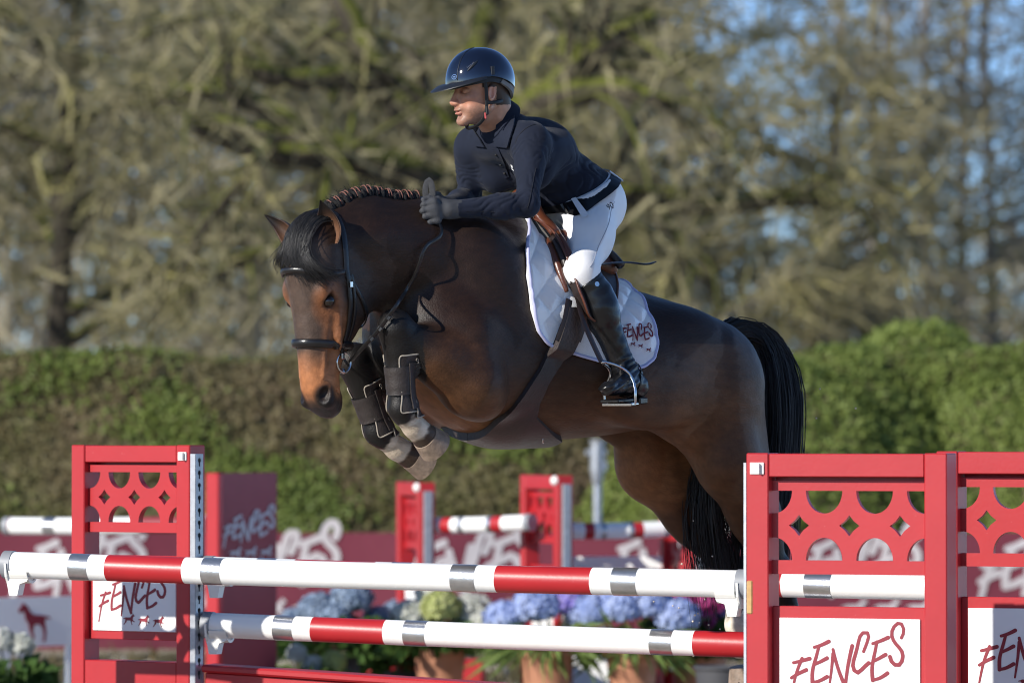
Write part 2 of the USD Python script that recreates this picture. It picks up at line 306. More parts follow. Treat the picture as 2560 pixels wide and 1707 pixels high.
def bark(name, c1, c2, moss):
    nodes = {'g': ('texture_coordinate', {}), 'n': ('noise_texture', {'scale': 3.5, 'detail': 6, 'roughness': .65}), 'r': ('rgb_ramp', {'ramp': [(.3, c1), (.7, c2)]}), 'geo': ('geometry', {}), 's': ('separate_xyz', {}),
             'n2': ('noise_texture', {'scale': 1.6, 'detail': 5}), 'ad': ('math', {'math_type': 'multiply_add', 'value2': .7, 'value3': -.05}), 'ad2': ('math', {'math_type': 'add'}), 'mm': ('map_range', {'from_min': .42, 'from_max': .75, 'to_min': 0, 'to_max': 1}), 'x': ('mix_color', {'b': moss}), 'p': ('principled_bsdf', {'roughness': .9, 'specular_ior_level': .2}), 'b': ('bump', {'strength': .6, 'distance': .05})}
    usdkit.material(stage, f'/World/Looks/{name}', nodes, [('g.object', 'n.vector'), ('g.object', 'n2.vector'), ('n.fac', 'r.fac'), ('geo.normal', 's.vector'), ('n2.fac', 'ad.value1'), ('ad.value', 'ad2.value1'), ('s.z', 'm3.value1') if False else ('s.z', 'ad2.value2'), ('ad2.value', 'mm.value'), ('mm.result', 'x.fac'), ('r.color', 'x.a'), ('x.result', 'p.base_color'), ('n.fac', 'b.height'), ('b.normal', 'p.normal')], surface='p.BSDF'); return name
bark('bark_mossy', (.022, .019, .015), (.065, .055, .040), (.085, .095, .016)); bark('bark_pale', (.16, .145, .11), (.40, .36, .28), (.26, .25, .08)); bark('bark_grey', (.10, .09, .08), (.27, .25, .22), (.20, .19, .08))

def cards(P, D, L, W, N=None, seed=0, taper=True):
    """Thin flat pieces: a base point, a direction, a length and a width each (leaves, twigs)."""
    r = np.random.default_rng(seed); n = len(P); D = D / np.maximum(np.linalg.norm(D, axis=1, keepdims=True), 1e-9); A = r.normal(size=(n, 3)) if N is None else N; S = np.cross(D, A); S /= np.maximum(np.linalg.norm(S, axis=1, keepdims=True), 1e-9)
    L, W = np.broadcast_to(L, n)[:, None], np.broadcast_to(W, n)[:, None]; tip = P + D * L
    if taper:
        V = np.stack([P - S * W * .5, P + S * W * .5, tip], 1); F = np.arange(3 * n).reshape(n, 3); return trimesh.Trimesh(V.reshape(-1, 3), F, process=False)
    V = np.stack([P, P + D * L * .5 + S * W * .5, tip, P + D * L * .5 - S * W * .5], 1); b = np.arange(n)[:, None] * 4
    return trimesh.Trimesh(V.reshape(-1, 3), np.vstack([b + [0, 1, 2], b + [0, 2, 3]]), process=False)
def shrub_leaves(surf, n, size, seed, up=.35, jitter=.05):
    """Leaves standing on a closed surface."""
    r = np.random.default_rng(seed); tri = surf.triangles; ar = surf.area_faces; k = r.choice(len(ar), n, p=ar / ar.sum()); u = r.random((n, 2)); f = u.sum(1) > 1; u[f] = 1 - u[f]; t = tri[k]
    P = t[:, 0] + u[:, :1] * (t[:, 1] - t[:, 0]) + u[:, 1:] * (t[:, 2] - t[:, 0]); N = surf.face_normals[k]; T_ = r.normal(size=(n, 3)); T_ -= N * (T_ * N).sum(1, keepdims=True); D = T_ + N * .35 + [0, 0, up]; P = P + N * (r.random((n, 1)) * jitter - jitter * .4); A_ = N + r.normal(size=(n, 3)) * .45
    return cards(P, D, size * (.6 + .8 * r.random(n)), size * (.45 + .4 * r.random(n)), A_, seed + 1, False)
def lumpy_box(x0, x1, y0, y1, z1, lump, freq, seed, res=.14):
    m = trimesh.creation.box(extents=(x1 - x0, y1 - y0, z1)); m.apply_translation(((x0 + x1) / 2, (y0 + y1) / 2, z1 / 2)); m = m.subdivide_to_size(res * 2.2, max_iter=12); m.merge_vertices(); v = m.vertices
    m.vertices = v + m.vertex_normals * (lump * (meshkit.fbm(v * freq, 3, seed) - .42))[:, None]; return m
# clipped hedge on the left half, looser green shrubs on the right
HY_ = 21.0; a = vat(-700, 1000, HY_)[0]; b = vat(3050, 1000, HY_)[0]; zt = vat(300, 838, HY_)[2]
hd_ = lumpy_box(a, b, HY_, HY_ + 1.5, zt, .30, 1.3, 3); hedge = thing('hedge', 'long clipped brown and green hedge behind the maroon banner', 'hedge')
put('inside', hd_, 'hedge_inside', hedge, smooth=True); put('foliage', shrub_leaves(hd_, 220000, .055, 5, .35, .07), 'hedge_leaf_dry', hedge, kind='stuff')
r = np.random.default_rng(8); lv = shrub_leaves(hd_, 270000, .055, 15, .35, .07); c_ = lv.vertices[::4]; g_ = meshkit.fbm(c_ * X_ if False else c_ * np.array([.55, .55, .9]), 3, 9) + .16 * np.clip((c_[:, 0] - a - 1.2) / 11.0, 0, 1.6) - .06 * (c_[:, 2] - .5); keep = r.random(len(g_)) < 1 / (1 + np.exp(-(g_ - .575 + .10 * np.clip((c_[:, 0] - a - 1.2) / 11.0, 0, 1.6) * -1.0 - .05 * np.clip((c_[:, 0] - 4.0) / 2.5, 0, 1) * 0 + .03 * (c_[:, 2] - 1.2)) / .022)); kk = np.where(keep)[0]
lv = trimesh.Trimesh(lv.vertices.reshape(-1, 4, 3)[kk].reshape(-1, 3) + [0, -.05, .02], np.vstack([np.arange(len(kk))[:, None] * 4 + [0, 1, 2], np.arange(len(kk))[:, None] * 4 + [0, 2, 3]]), process=False); put('new_growth', lv, 'hedge_leaf_green', hedge, kind='stuff')
def bush(cx, cy, rx, ry, h, seed, label, n=45000, mat_='hedge_leaf_green', size=.06):
    m = trimesh.creation.icosphere(subdivisions=5); v = m.vertices * [rx, ry, h]; v[:, 2] = np.where(v[:, 2] < 0, v[:, 2] * .02, v[:, 2]); f = np.sign(m.vertices) * np.abs(m.vertices) ** .88; f[:, 2] = np.maximum(f[:, 2], 0); v = f * [rx, ry, h]
    v += m.vertices * (.42 * (meshkit.fbm(v * 1.1 + seed, 3, seed) - .42))[:, None]; v[:, 2] = np.maximum(v[:, 2], 0); m = trimesh.Trimesh(v + [cx, cy, 0], m.faces, process=False)
    t = thing('shrub', label, 'shrub', 'green shrubs on the right behind the fences'); put('inside', m, 'hedge_inside', t, smooth=True); put('foliage', shrub_leaves(m, n, size, seed + 2, .45, .14), mat_, t, kind='stuff')
for (px, top, Y, rx, sd, lab) in ((1790, 868, 20.2, 1.2, 1, 'low dark green shrub right of the horse tail'), (1950, 838, 20.6, 1.05, 2, 'broad green shrub between the tail and the tall round shrub'), (2110, 736, 21.4, .90, 3, 'tallest round shrub with bright green top on the right'), (2300, 805, 20.8, .9, 4, 'green shrub at the right edge behind the second wing'), (2480, 800, 20.6, 1.0, 5, 'outermost shrub partly cut by the right picture edge'), (1600, 900, 20.8, .9, 6, 'shrub behind the horse hindquarters next to the hedge')):
    p = vat(px, top, Y); bush(p[0], Y + .6, rx, .9, p[2] - .02, sd, lab)
# trees
def branch_tree(limbs, seed, n1=9, n2=7, n3=9, tw=(.25, .75), droop=.15, r1=.34, l1=(.9, 2.2), l2=(.4, 1.1), tww=.020, wood=None):
    """limbs: (points, radius at the start, at the end). Branches, side branches and twigs grow from them."""
    r = np.random.default_rng(seed); wood_ = []; b2 = []
    for pts, ra, rb in limbs:
        P = smooth_path(pts, 22); P += np.cumsum(r.normal(size=P.shape) * .012, 0); rr = np.linspace(ra, rb, 22) * (1 + .12 * r.normal(size=22)); wood_.append(tube(P, np.maximum(rr, .012), 8)); T = np.gradient(P, axis=0); T /= np.linalg.norm(T, axis=1, keepdims=True)
        for _ in range(n1):
            k = int(5 + 16.9 * r.random() ** .8); d = r.normal(size=3) * [1, .8, .8] + T[k] * .8 + [0, 0, .15]; d /= np.linalg.norm(d); L = l1[0] + (l1[1] - l1[0]) * r.random(); c = [P[k], P[k] + d * L * .5 + r.normal(size=3) * .12, P[k] + d * L + [0, 0, -droop * L] + r.normal(size=3) * .2]
            Q = smooth_path(c, 9); w0 = max(rr[k] * r1, .018); wood_.append(tube(Q, np.linspace(w0, w0 * .35, 9), 5, caps=False)); b2.append((Q, w0 * .5))
    tb, td, tl = [], [], []; thin = []
    for Q, w in b2:
        for _ in range(n2):
            k = r.integers(2, 9); d = r.normal(size=3) + (Q[-1] - Q[0]) / np.linalg.norm(Q[-1] - Q[0]) * .7; d /= np.linalg.norm(d); L = l2[0] + (l2[1] - l2[0]) * r.random(); e = Q[k] + d * L + [0, 0, -droop * L * 1.5]; m = (Q[k] + e) / 2 + r.normal(size=3) * .06
            thin.append((Q[k], m, e, max(w * .45, .010)))
            t = r.random((n3, 1)); B = Q[k] * (1 - t) ** 2 + 2 * m * t * (1 - t) + e * t ** 2; D = r.normal(size=(n3, 3)) + d * .6 + [0, 0, -droop]; tb.append(B); td.append(D); tl.append(tw[0] + (tw[1] - tw[0]) * r.random(n3) ** 1.5)
    A = np.array([t[0] for t in thin]); M = np.array([t[1] for t in thin]); E_ = np.array([t[2] for t in thin]); W_ = np.array([t[3] for t in thin])
    br_ = cat([cards(A, M - A, np.linalg.norm(M - A, axis=1), W_ * 2.2, None, seed + 3, False), cards(M, E_ - M, np.linalg.norm(E_ - M, axis=1), W_ * 1.6, None, seed + 4, True)])
    B = np.vstack(tb); D = np.vstack(td); L = np.concatenate(tl); return cat(wood_), cat([br_, cards(B, D, L, tww * (.25 + 1.6 * r.random(len(B)) ** 2), None, seed + 5, True)])
OY = 35.0
def lv_(*pts): return [vat(x, y, OY + dy) for x, y, dy in pts]
oak_limbs = [(lv_((1075, 1240, 0), (1070, 900, 0), (1085, 560, 0), (1060, 380, 0)), 0.510, 0.386),
    (lv_((1070, 420, 0), (960, 395, -.6), (820, 350, -1.0), (700, 318, -1.2), (520, 285, -1.0)), 0.256, 0.088), (lv_((1000, 400, -.3), (880, 375, -.8), (720, 362, -1.4), (600, 345, -1.6), (440, 290, -1.9)), 0.196, 0.088),
    (lv_((1060, 390, 0), (985, 300, .4), (900, 200, .6), (850, 110, .8), (790, -20, 1)), 0.256, 0.105), (lv_((1060, 390, 0), (1130, 300, .2), (1240, 240, .2), (1320, 170, 0), (1400, 110, -.2), (1500, 55, -.4)), 0.300, 0.105),
    (lv_((1220, 250, .2), (1330, 212, -.4), (1450, 205, -.8), (1560, 245, -1.2)), 0.196, 0.070), (lv_((1080, 470, 0), (1250, 445, .6), (1450, 450, .9), (1640, 470, 1.2), (1800, 458, 1.2), (1960, 470, 1.0)), 0.196, 0.078),
    (lv_((1070, 400, 0), (1080, 250, 1), (1120, 90, 1.4), (1140, -60, 1.6)), 0.270, 0.140), (lv_((900, 205, .6), (780, 180, .3), (640, 190, 0), (520, 150, 0), (380, 240, .2)), 0.150, 0.053), (lv_((700, 320, -1.2), (600, 250, -1), (470, 230, -.6), (330, 250, 0)), 0.134, 0.053),
    (lv_((1330, 165, 0), (1300, 80, .6), (1330, -40, 1)), 0.180, 0.088), (lv_((1070, 500, 0), (900, 520, .6), (720, 560, 1.0), (560, 600, .8), (420, 700, .5)), 0.150, 0.053), (lv_((620, 345, -1.6), (560, 420, -1.4), (470, 520, -1.2), (400, 640, -.9)), 0.090, 0.035), (lv_((1500, 450, 1), (1560, 560, .8), (1640, 660, .6)), 0.090, 0.035)]
w_, t_ = branch_tree(oak_limbs, 21, 10, 6, 6, (.2, .7), .18, tww=.040); oak = thing('oak_tree', 'wide bare oak with mossy dark limbs spreading behind the rider', 'tree'); put('trunk', w_, 'bark_mossy', oak, smooth=True); put('crown', t_, 'twig_beige', oak, kind='stuff')
def free_tree(base, h, spread, seed, n, lean=0.0, ra=.20, fork=.22):
    r = np.random.default_rng(seed); b = np.asarray(base, float); top = b + [lean * h, 0, h]; L = [([b, b + [lean * h * .3, 0, h * .35], b + [lean * h * .7, .1, h * .7], top], ra, .04)]
    for k in range(n):
        z = fork + (.9 - fork) * (k + r.random()) / n; p = b + [lean * h * z, 0, h * z]; a = r.random() * 6.28; s = spread * (1.1 - .6 * z) * (.6 + .6 * r.random()); d = np.array([math.cos(a), math.sin(a) * .7, 0]); L.append(([p, p + d * s * .45 + [0, 0, .22 * s], p + d * s * .8 + [0, 0, .30 * s], p + d * s + [0, 0, .25 * s + r.normal() * .3]], ra * .45 * (1.1 - z * .6), .02))
    return L
for px, Y, h, sp, sd, n, lean, bk_, tg, lab in ((120, 44, 11, 4.0, 31, 16, .05, 'bark_mossy', 'twig_beige', 'bare tree with low dark limbs at the far left edge'), (520, 47, 12, 3.8, 32, 15, .10, 'bark_pale', 'twig_beige', 'pale leaning tree behind the left wing and hedge'),
        (-260, 42, 11, 4.0, 33, 14, .0, 'bark_grey', 'twig_beige', 'tree beyond the left picture edge whose twigs reach in'), (800, 52, 13, 4.2, 34, 16, -.04, 'bark_grey', 'twig_beige', 'grey bare tree behind the horse head'), (1420, 50, 13, 3.0, 35, 16, .03, 'bark_pale', 'twig_beige', "bare tree behind the rider's back"),
        (1640, 47, 8.0, 2.8, 36, 15, -.08, 'bark_pale', 'twig_beige', 'pale many limbed tree above the horse croup'), (3050, 46, 10, 3.0, 38, 13, .0, 'bark_grey', 'twig_beige', 'tree beyond the right picture edge whose twigs reach in'), (1850, 49, 6.5, 2.4, 37, 13, .06, 'bark_grey', 'twig_beige', 'bare tree above the green shrubs right of the croup')):
    p = vat(px, 1200, Y); w_, t_ = branch_tree(free_tree((p[0], Y, 0), h, sp, sd, n, lean, .22), sd, 9, 6, 6, (.25, .9), .12, tww=.040); t = thing('bare_tree', lab, 'tree', 'bare trees behind the hedge'); put('trunk', w_, bk_, t, smooth=True); put('crown', t_, tg, t, kind='stuff')
for px, Y, h, sd, lab in ((1990, 56, 13, 41, 'slender grey tree left of the sky gap'), (2060, 60, 15, 42, 'tall slender tree in front of the sky gap'), (2130, 55, 12, 43, 'slender tree above the tallest shrub'), (2200, 58, 14, 44, 'straight slender tree right of the tallest shrub'), (2290, 56, 13, 45, 'slender tree near the right picture edge'), (2370, 60, 14, 46, 'slender tree cut by the right picture edge'), (1920, 62, 13, 47, 'distant slender tree above the croup side shrubs')):
    p = vat(px, 1200, Y); w_, t_ = branch_tree(free_tree((p[0], Y, 0), h, 2.0, sd, 20, .02 * (sd % 3 - 1), .10, .15), sd, 5, 3, 4, (.3, .9), -.25, l1=(.5, 1.4), tww=.045); t = thing('slender_tree', lab, 'tree', 'slender bare trees on the right'); put('trunk', w_, 'bark_grey', t, smooth=True); put('crown', t_, 'twig_grey', t, kind='stuff')
# the far wood reads as one mass
r = np.random.default_rng(77); n = 80000; U = r.random((n, 3)); xs = -26 + 52 * U[:, 0]; ys = 72 + 22 * U[:, 1]; zs = 15.5 * U[:, 2] ** .85
xv = (xs / (ys + DIST) * FPX + 1280) / KV; yv = (HORIZON - (zs - CAMH) / (ys + DIST) * FPX) / KV
cl = meshkit.fbm(np.stack([xs * .55, ys * .2, zs * .55], -1), 3, 12); edge = np.interp(xs, [-26, -9, -7, 2.5, 4.5, 6.5, 9, 26], [12.0, 13.5, 15.5, 15.0, 6.8, 5.2, 4.8, 4.6]); keep = (cl > np.interp(zs / edge, [0, .55, 1, 1.25], [.30, .40, .56, .8]) - .13 * np.clip((3.5 - xs) / 2, 0, 1))
P = np.stack([xs, ys, zs], -1)[keep]; D = r.normal(size=(len(P), 3)) * [1, .6, .8] + [0, 0, .7]; put('far_wood', cards(P, D, .5 + 1.1 * r.random(len(P)), .07 + .10 * r.random(len(P)), None, 78, True), 'twig_far', kind='stuff', label='mass of bare woodland far behind the trees', category='woodland')
# ------------------------------------------------------------------ jump stands, poles, boards
mat('red_paint', (.38, .016, .021), rough=.38, vary=.07, scale=5, bump=.03, bscale=70, dirt=((.50, .12, .12), .33, 30)); mat('white_paint', (.80, .80, .78), rough=.35, vary=.03, scale=6, bump=.05, bscale=60, dirt=((.45, .41, .35), .33, 26))
mat('silver_band', (.55, .56, .58), rough=.28, metal=.9, vary=.12, scale=25, bump=.08, bscale=120); mat('galvanised', (.42, .44, .47), rough=.42, metal=.75, vary=.2, scale=30); mat('plastic_white', (.72, .71, .67), rough=.5, vary=.06, dirt=((.30, .26, .20), .3, 30)); mat('plastic_grey', (.22, .23, .25), rough=.5)
mat('board_white', (.80, .80, .79), rough=.45, vary=.02, dirt=((.60, .58, .55), .25, 12)); mat('print_red', (.22, .013, .026), rough=.5, vary=.05); mat('wood_block', (.45, .27, .10), rough=.6, vary=.2, scale=30); mat('maroon_cloth', (.145, .030, .047), rough=.8, vary=.10, scale=4, bump=.25, bscale=3, spec=.2); mat('banner_white', (.45, .42, .43), rough=.8, vary=.05)
mat('maroon_board', (.22, .028, .036), rough=.6, vary=.08); mat('terracotta', (.36, .16, .09), rough=.8, vary=.18, scale=9, bump=.2); mat('tub_dark', (.05, .05, .055), rough=.7); mat('pole_blue', (.10, .17, .42), rough=.4)
def pattern_panel(W, H, s=1.0):
    """Fretwork: two rows of half rounds set back to back and a row of diamonds between them."""
    p = sbox(0, 0, W, H); sp = .188 * s; r_ = .068 * s; hh = .080 * s; t_, b_ = .036 * s, .050 * s; c0 = W / 2
    for k in range(-2, 3):
        c = c0 + (k - .0) * sp - sp / 2 * 0
        cD = c0 + (k - .5) * sp
        D = affinity.scale(Point(0, 0).buffer(1, 24), r_, hh * 1.02).intersection(sbox(-1, -1, 1, 0)); p = p.difference(affinity.translate(D, cD, H - t_)); p = p.difference(affinity.translate(affinity.scale(D, 1, -1, origin=(0, 0)), cD, b_))
        zc_ = b_ + (H - t_ - b_) / 2; q = .038 * s; k2 = .44; dia = Polygon([(0, q), (q * k2, q * k2), (q, 0), (q * k2, -q * k2), (0, -q), (-q * k2, -q * k2), (-q, 0), (-q * k2, q * k2)])
        if abs(k) <= 1: p = p.difference(affinity.translate(dia, c, zc_))
    return p
UPZ = np.array([0, 0, 1.0])
def upright(poly, depth): m = extrude(poly, depth); return place(m, (0, 0, 0), (1, 0, 0), (0, 0, 1))      # x stays, y becomes height; thickness runs towards -y
def wing(name, label, W, top, T, s, track, loc, rotz, group, lettered=True, feet=True, tdir=1):
    """A wing stand: posts, rails, fretwork and a lettered board, with a keyhole track for cups on the side towards the poles. Its own x runs along the wing, front is -y."""
    t = thing(name, label, 'jump stand', group, loc, rotz); pw = .083 * s; rh = .083 * s; iw = W - 2 * pw; th = .030
    for x in (pw / 2, W - pw / 2): put('post', box((pw, T, top - .06), (x, 0, .06 + (top - .06) / 2), .004), 'red_paint', t)
    for x in (pw / 2, W - pw / 2): put('foot', box((pw * 1.1, .62, .06), (x, 0, .03), .006), 'red_paint', t)
    put('top_rail', box((iw - .003, T - .006, rh), (W / 2, 0, top - rh / 2 - .002), .003), 'red_paint', t)
    H = .336 * s; z0 = top - rh - .016 * s - H; m = upright(pattern_panel(iw, H, s), th); m.apply_translation((pw, th / 2 - .008, z0)); put('fretwork', m, 'red_paint', t)
    for a in (z0 + H,): put('batten', box((iw - .004, .02, .020 * s), (W / 2, .028, a + .004), .002), 'red_paint', t)
    bz = z0 - .115 * s; bh = .42 * s; put('sign_frame', box((iw - .002, .026, bh), (W / 2, -.004, bz - bh / 2), .002), 'red_paint', t)
    bw, wh = iw - .056 * s, bh - .085 * s; bzt = bz - .042 * s; put('sign_board', box((bw, .006, wh), (W / 2, -.0205, bzt - wh / 2), .001), 'board_white', t)
    if lettered:
        L_ = affinity.scale(LETTERS.buffer(.0025), bw * .82, bw * .82 * 1.0, origin=(0, 0)); m = upright(L_, .0016); m.apply_translation((W / 2 - .01, -.0236, bzt - wh * .46)); put('lettering', m, 'print_red', t)
        for k in range(3): m = upright(affinity.scale(HORSE, .072 * s / 1.0, .072 * s, origin=(0, 0)), .0016); m.apply_translation((W / 2 + (-.03 + .092 * k) * s, -.0236, bzt - wh * .83 - .003 * k)); put('horse_print', m, 'print_red', t)
    z1 = bz - bh - .105 * s; put('low_rail', box((iw - .003, T - .006, .16 * s), (W / 2, 0, z1 - .08 * s), .003), 'red_paint', t); put('kick_board', box((iw - .003, .03, max(.05, z1 - .20 * s - .1)), (W / 2, 0, (z1 - .20 * s + .1) / 2), .003), 'red_paint', t)
    # track: a channel screwed to the post, with keyholes
    tw = .024 if track == 'right' else .009; xs = W if track == 'right' else 0; sg = 1 if track == 'right' else -1; zt = top - .035
    face = sbox(-.024, .10, .024, zt)
    holes = [unary_union([Point(0, z).buffer(.010, 8), sbox(-.0045, z - .024, .0045, z)]) for z in np.arange(.30, zt - .02, .05)]; m = extrude(face.difference(unary_union(holes)), .003); m = place(m, (0, 0, 0), (0, 1, 0), (0, 0, 1), (1, 0, 0)); m.apply_translation((xs + sg * tw - (.003 if sg < 0 else 0), T / 2 - .055 if False else -T / 2 + .030, 0)); put('track', m, 'galvanised', t)
    for dy in (-.0255, .0255): put('track_side', box((tw, .003, zt - .10), (xs + sg * (tw / 2 + .0015), -T / 2 + .030 + dy, (zt + .10) / 2)), 'galvanised', t)
    put('track_back', box((.0015, .046, zt - .10), (xs + sg * .0016, -T / 2 + .030, (zt + .10) / 2)), 'strap_black' if False else 'plastic_grey', t)
    xb = W - pw / 2 if track == 'right' else pw / 2; put('bracket', cat([box((.052 * s, .006, .042 * s), (xb, -T / 2 - .0032, top - .055 * s), .001), box((.007, .012, .036 * s), (xb + .009, -T / 2 - .014, top - .055 * s), .001)]), 'plastic_white', t)
    return t
PHI = math.radians(20); WD = np.array([math.cos(PHI), -math.sin(PHI), 0])
yf = lambda x: -.55 - .364 * (x + .52)
yb = lambda x: .65 - .364 * (x + .52)
def on_line(px, py, f):                                       # the point seen at a pixel (2352 wide) on the upright plane y = f(x)
    v = ray(px * KV, py * KV); s = 18.0
    for _ in range(30): p = CAM + v * s; s += (f(p[0]) - p[1]) / v[1] * .9
    return CAM + v * s
def cup(name, p, t_dir, label):
    """A pole cup: plate on the track and a half round cradle."""
    t = thing(name, label, 'pole cup', None, p, -20); s = t_dir
    rows = []
    for a in np.linspace(-1.25, 1.25, 14): rows.append([math.sin(a) * .056, -math.cos(a) * .056])
    inner = np.array(rows); outer = np.array([[x * 1.0 + .001, y * 1.12 - .004] for x, y in rows]); m = extrude(Polygon(np.vstack([inner, outer[::-1]])), .075); m = place(m, (0 if s > 0 else -.075, 0, 0), (0, 1, 0), (0, 0, 1), (1, 0, 0)); put('cradle', m, 'plastic_white', t)
    m = extrude(Polygon([(-.060, .01), (.060, .01), (.052, -.040), (.020, -.085), (-.020, -.085), (-.052, -.040)]), .008); m = place(m, (-.012 * s - .004, 0, 0), (0, 1, 0), (0, 0, 1), (1, 0, 0)); put('plate', m, 'plastic_white', t)
    m = upright(Polygon([(-.012, -.030), (.078, -.040), (.070, -.058), (.040, -.068), (.030, -.112), (-.004, -.112), (-.012, -.07)]), .05); m.vertices *= [s, 1, 1]; m.invert() if s < 0 else None; m.apply_translation((0, .012, 0)); put('gusset', m, 'plastic_white', t)
def pole(label, A, B, bands, r_=.050, group=None, name='jump_pole', caps=True):
    """A pole from A to B; bands: (start fraction, colour)."""
    t = thing(name, label, 'jump pole', group, A); A = np.asarray(A, float); d = np.asarray(B, float) - A; L = np.linalg.norm(d); d /= L; names = {'red_paint': 'red_section', 'white_paint': 'white_section', 'silver_band': 'silver_band', 'pole_blue': 'blue_section', 'maroon_board': 'maroon_section'}
    for k, (f0, c_) in enumerate(bands):
        f1 = bands[k + 1][0] if k + 1 < len(bands) else 1.0; rr = r_ + (.0012 if c_ == 'silver_band' else 0); n_ = max(2, int((f1 - f0) * L / .15)); put(names[c_], tube([d * (L * (f0 + (f1 - f0) * u)) + [0, 0, -.006 * math.sin(math.pi * (f0 + (f1 - f0) * u))] for u in np.linspace(0, 1, n_ + 1)], rr, 40), c_, t, smooth=50)
    if caps:
        for q, s in ((A * 0, 1), (d * L, -1)): put('end_cap', tube([q - d * s * .004, q + d * s * .035], r_ + .0035, 40), 'plastic_grey', t, smooth=50)
    return t
wd, rd, sv = 'white_paint', 'red_paint', 'silver_band'
def fr(v, a, b): return [(max(0, (x - a) / (b - a)), c_) for x, c_ in v]
FA, FB = on_line(14, 1296, yf), on_line(1717, 1341, yf)
pole('upper front pole, striped, reaching from the left picture edge to the right wing', FA, FB, fr([(14, wd), (175, sv), (220, wd), (262, rd), (445, wd), (490, sv), (535, wd), (1065, sv), (1120, wd), (1165, rd), (1378, wd), (1425, sv), (1480, wd)], 14, 1717))
BA, BB = on_line(472, 1434, yb), on_line(2160, 1493, yb)
pole('lower pole, white and red, starting on the left lettered wing', BA, BB, fr([(472, wd), (643, sv), (690, wd), (733, rd), (905, wd), (952, sv), (1003, wd), (1520, sv), (1570, wd), (1618, rd), (1800, wd), (1850, sv), (1900, wd)], 472, 2160), .0495)
CA, CB = on_line(474, 1305, yb), on_line(2160, 1349, yb)
pole('rear upper pole seen through the opening of the right lettered wing', CA, CB, fr([(474, wd), (600, sv), (645, wd), (690, rd), (880, wd), (920, sv), (965, wd), (1440, sv), (1485, wd), (1530, rd), (1815, wd), (1866, sv), (1925, wd)], 474, 2160), .0485)
cup('pole_cup', FA + WD * .035 + [0, 0, -.004], 1, 'white cup under the front pole at the left picture edge'); cup('pole_cup', FB - WD * .035 + [0, 0, -.004], -1, 'white cup under the front pole beside the wooden block'); cup('pole_cup', BA + WD * .035 + [0, 0, -.004], 1, 'white cup carrying the lower pole on the left wing'); cup('pole_cup', CA + WD * .035 + [0, 0, -.004], 1, 'white cup under the rear upper pole on the left wing track')
put('wooden_block', place(box((.022, .05, .12), bevel=.004), FB + WD * .012 + [0, -.05, -.045], WD, np.cross(UPZ, WD)), 'wood_block', label='small yellow wooden block behind the pole end at the right wing', category='block')
# right wings (large), left wings (smaller)
p = on_line(1727, 1300, yf); GW = 'large red wing stands with lettered boards'
wing('jump_wing', 'large red wing with white FENCES board right of the horse, nearest the camera', .745, on_line(1727, 1040, yf)[2], .135, 1.0, 'left', (p[0], p[1], 0), -20, GW)
p = on_line(2162, 1300, yb); wing('jump_wing', 'large red wing with shaded FENCES board cut by the right picture edge', .745, on_line(2162, 1036, yb)[2], .135, 1.0, 'left', (p[0], p[1], 0), -21, GW)
p = on_line(453, 1300, yb); W_ = .60; ph = math.radians(33); q = p - W_ * np.array([math.cos(ph), -math.sin(ph), 0]); GL = 'smaller red wing stands on the left'
wing('small_wing', 'smaller red wing with shaded FENCES board and metal track on the left', W_, on_line(453, 1022, yb)[2], .105, .81, 'right', (q[0], q[1], 0), -33, GL)
p = on_line(-26, 1300, yf); q = p - W_ * np.array([math.cos(ph), -math.sin(ph), 0]); wing('small_wing', 'red wing just outside the left edge, only its metal track showing', W_, on_line(-26, 1022, yf)[2], .105, .81, 'right', (q[0], q[1], 0), -33, GL)
# red filler wall under the rear poles
A, B = on_line(482, 1544, yb), on_line(2150, 1640, yb); d = (B - A); L = np.linalg.norm(d[:2]); fl_ = thing('filler_wall', 'low red filler wall at the foot of the fence under the poles', 'jump filler', None, (A[0], A[1], 0), math.degrees(math.atan2(d[1], d[0]))); zt = A[2] + .02; tl = math.atan2(-(B[2] - A[2]) , L)
ex_ = np.array([math.cos(.045), 0, -math.sin(.045)]); put('plank', place(box((L, .09, .30), (L / 2, 0, -.165), .006), (0, 0, zt), ex_, (0, 1, 0)), 'red_paint', fl_); put('coping', place(box((L + .02, .14, .03), (L / 2, 0, 0), .008), (0, 0, zt), ex_, (0, 1, 0)), 'red_paint', fl_)
for x in (.25, L - .25): put('stand_leg', box((.06, .30, zt - .30 - .045 * x), (x, .0, (zt - .30 - .045 * x) / 2), .004), 'red_paint', fl_)
# ---- behind: banner along the hedge
BY = 17.0; x0, x1 = vat(-250, 1300, BY)[0], vat(2650, 1300, BY)[0]; zt, zb = vat(1200, 1222, BY)[2], .10
def wav(x, z): return .035 * math.sin(x * 2.3) + .02 * math.sin(x * 5.1 + 1) + .012 * math.sin(z * 9 + x * 3)
xs = np.linspace(x0, x1, 240); zs = np.linspace(zb, zt, 9); G = np.array([[[x, BY + wav(x, z), z + (.012 * math.sin(x * 1.7) + .01 * abs(math.sin(x * 1.9)) if z > zt - .01 else 0)] for z in zs] for x in xs]); n = len(zs); i, j = np.meshgrid(np.arange(len(xs) - 1), np.arange(n - 1), indexing='ij'); q0 = (i * n + j).ravel()
ban = thing('banner', 'long maroon banner with large white FENCES lettering in front of the hedge', 'banner'); put('cloth', trimesh.Trimesh(G.reshape(-1, 3), np.concatenate([np.stack([q0, q0 + n, q0 + n + 1], 1), np.stack([q0, q0 + n + 1, q0 + 1], 1)]), process=False), 'maroon_cloth', ban, smooth=True)
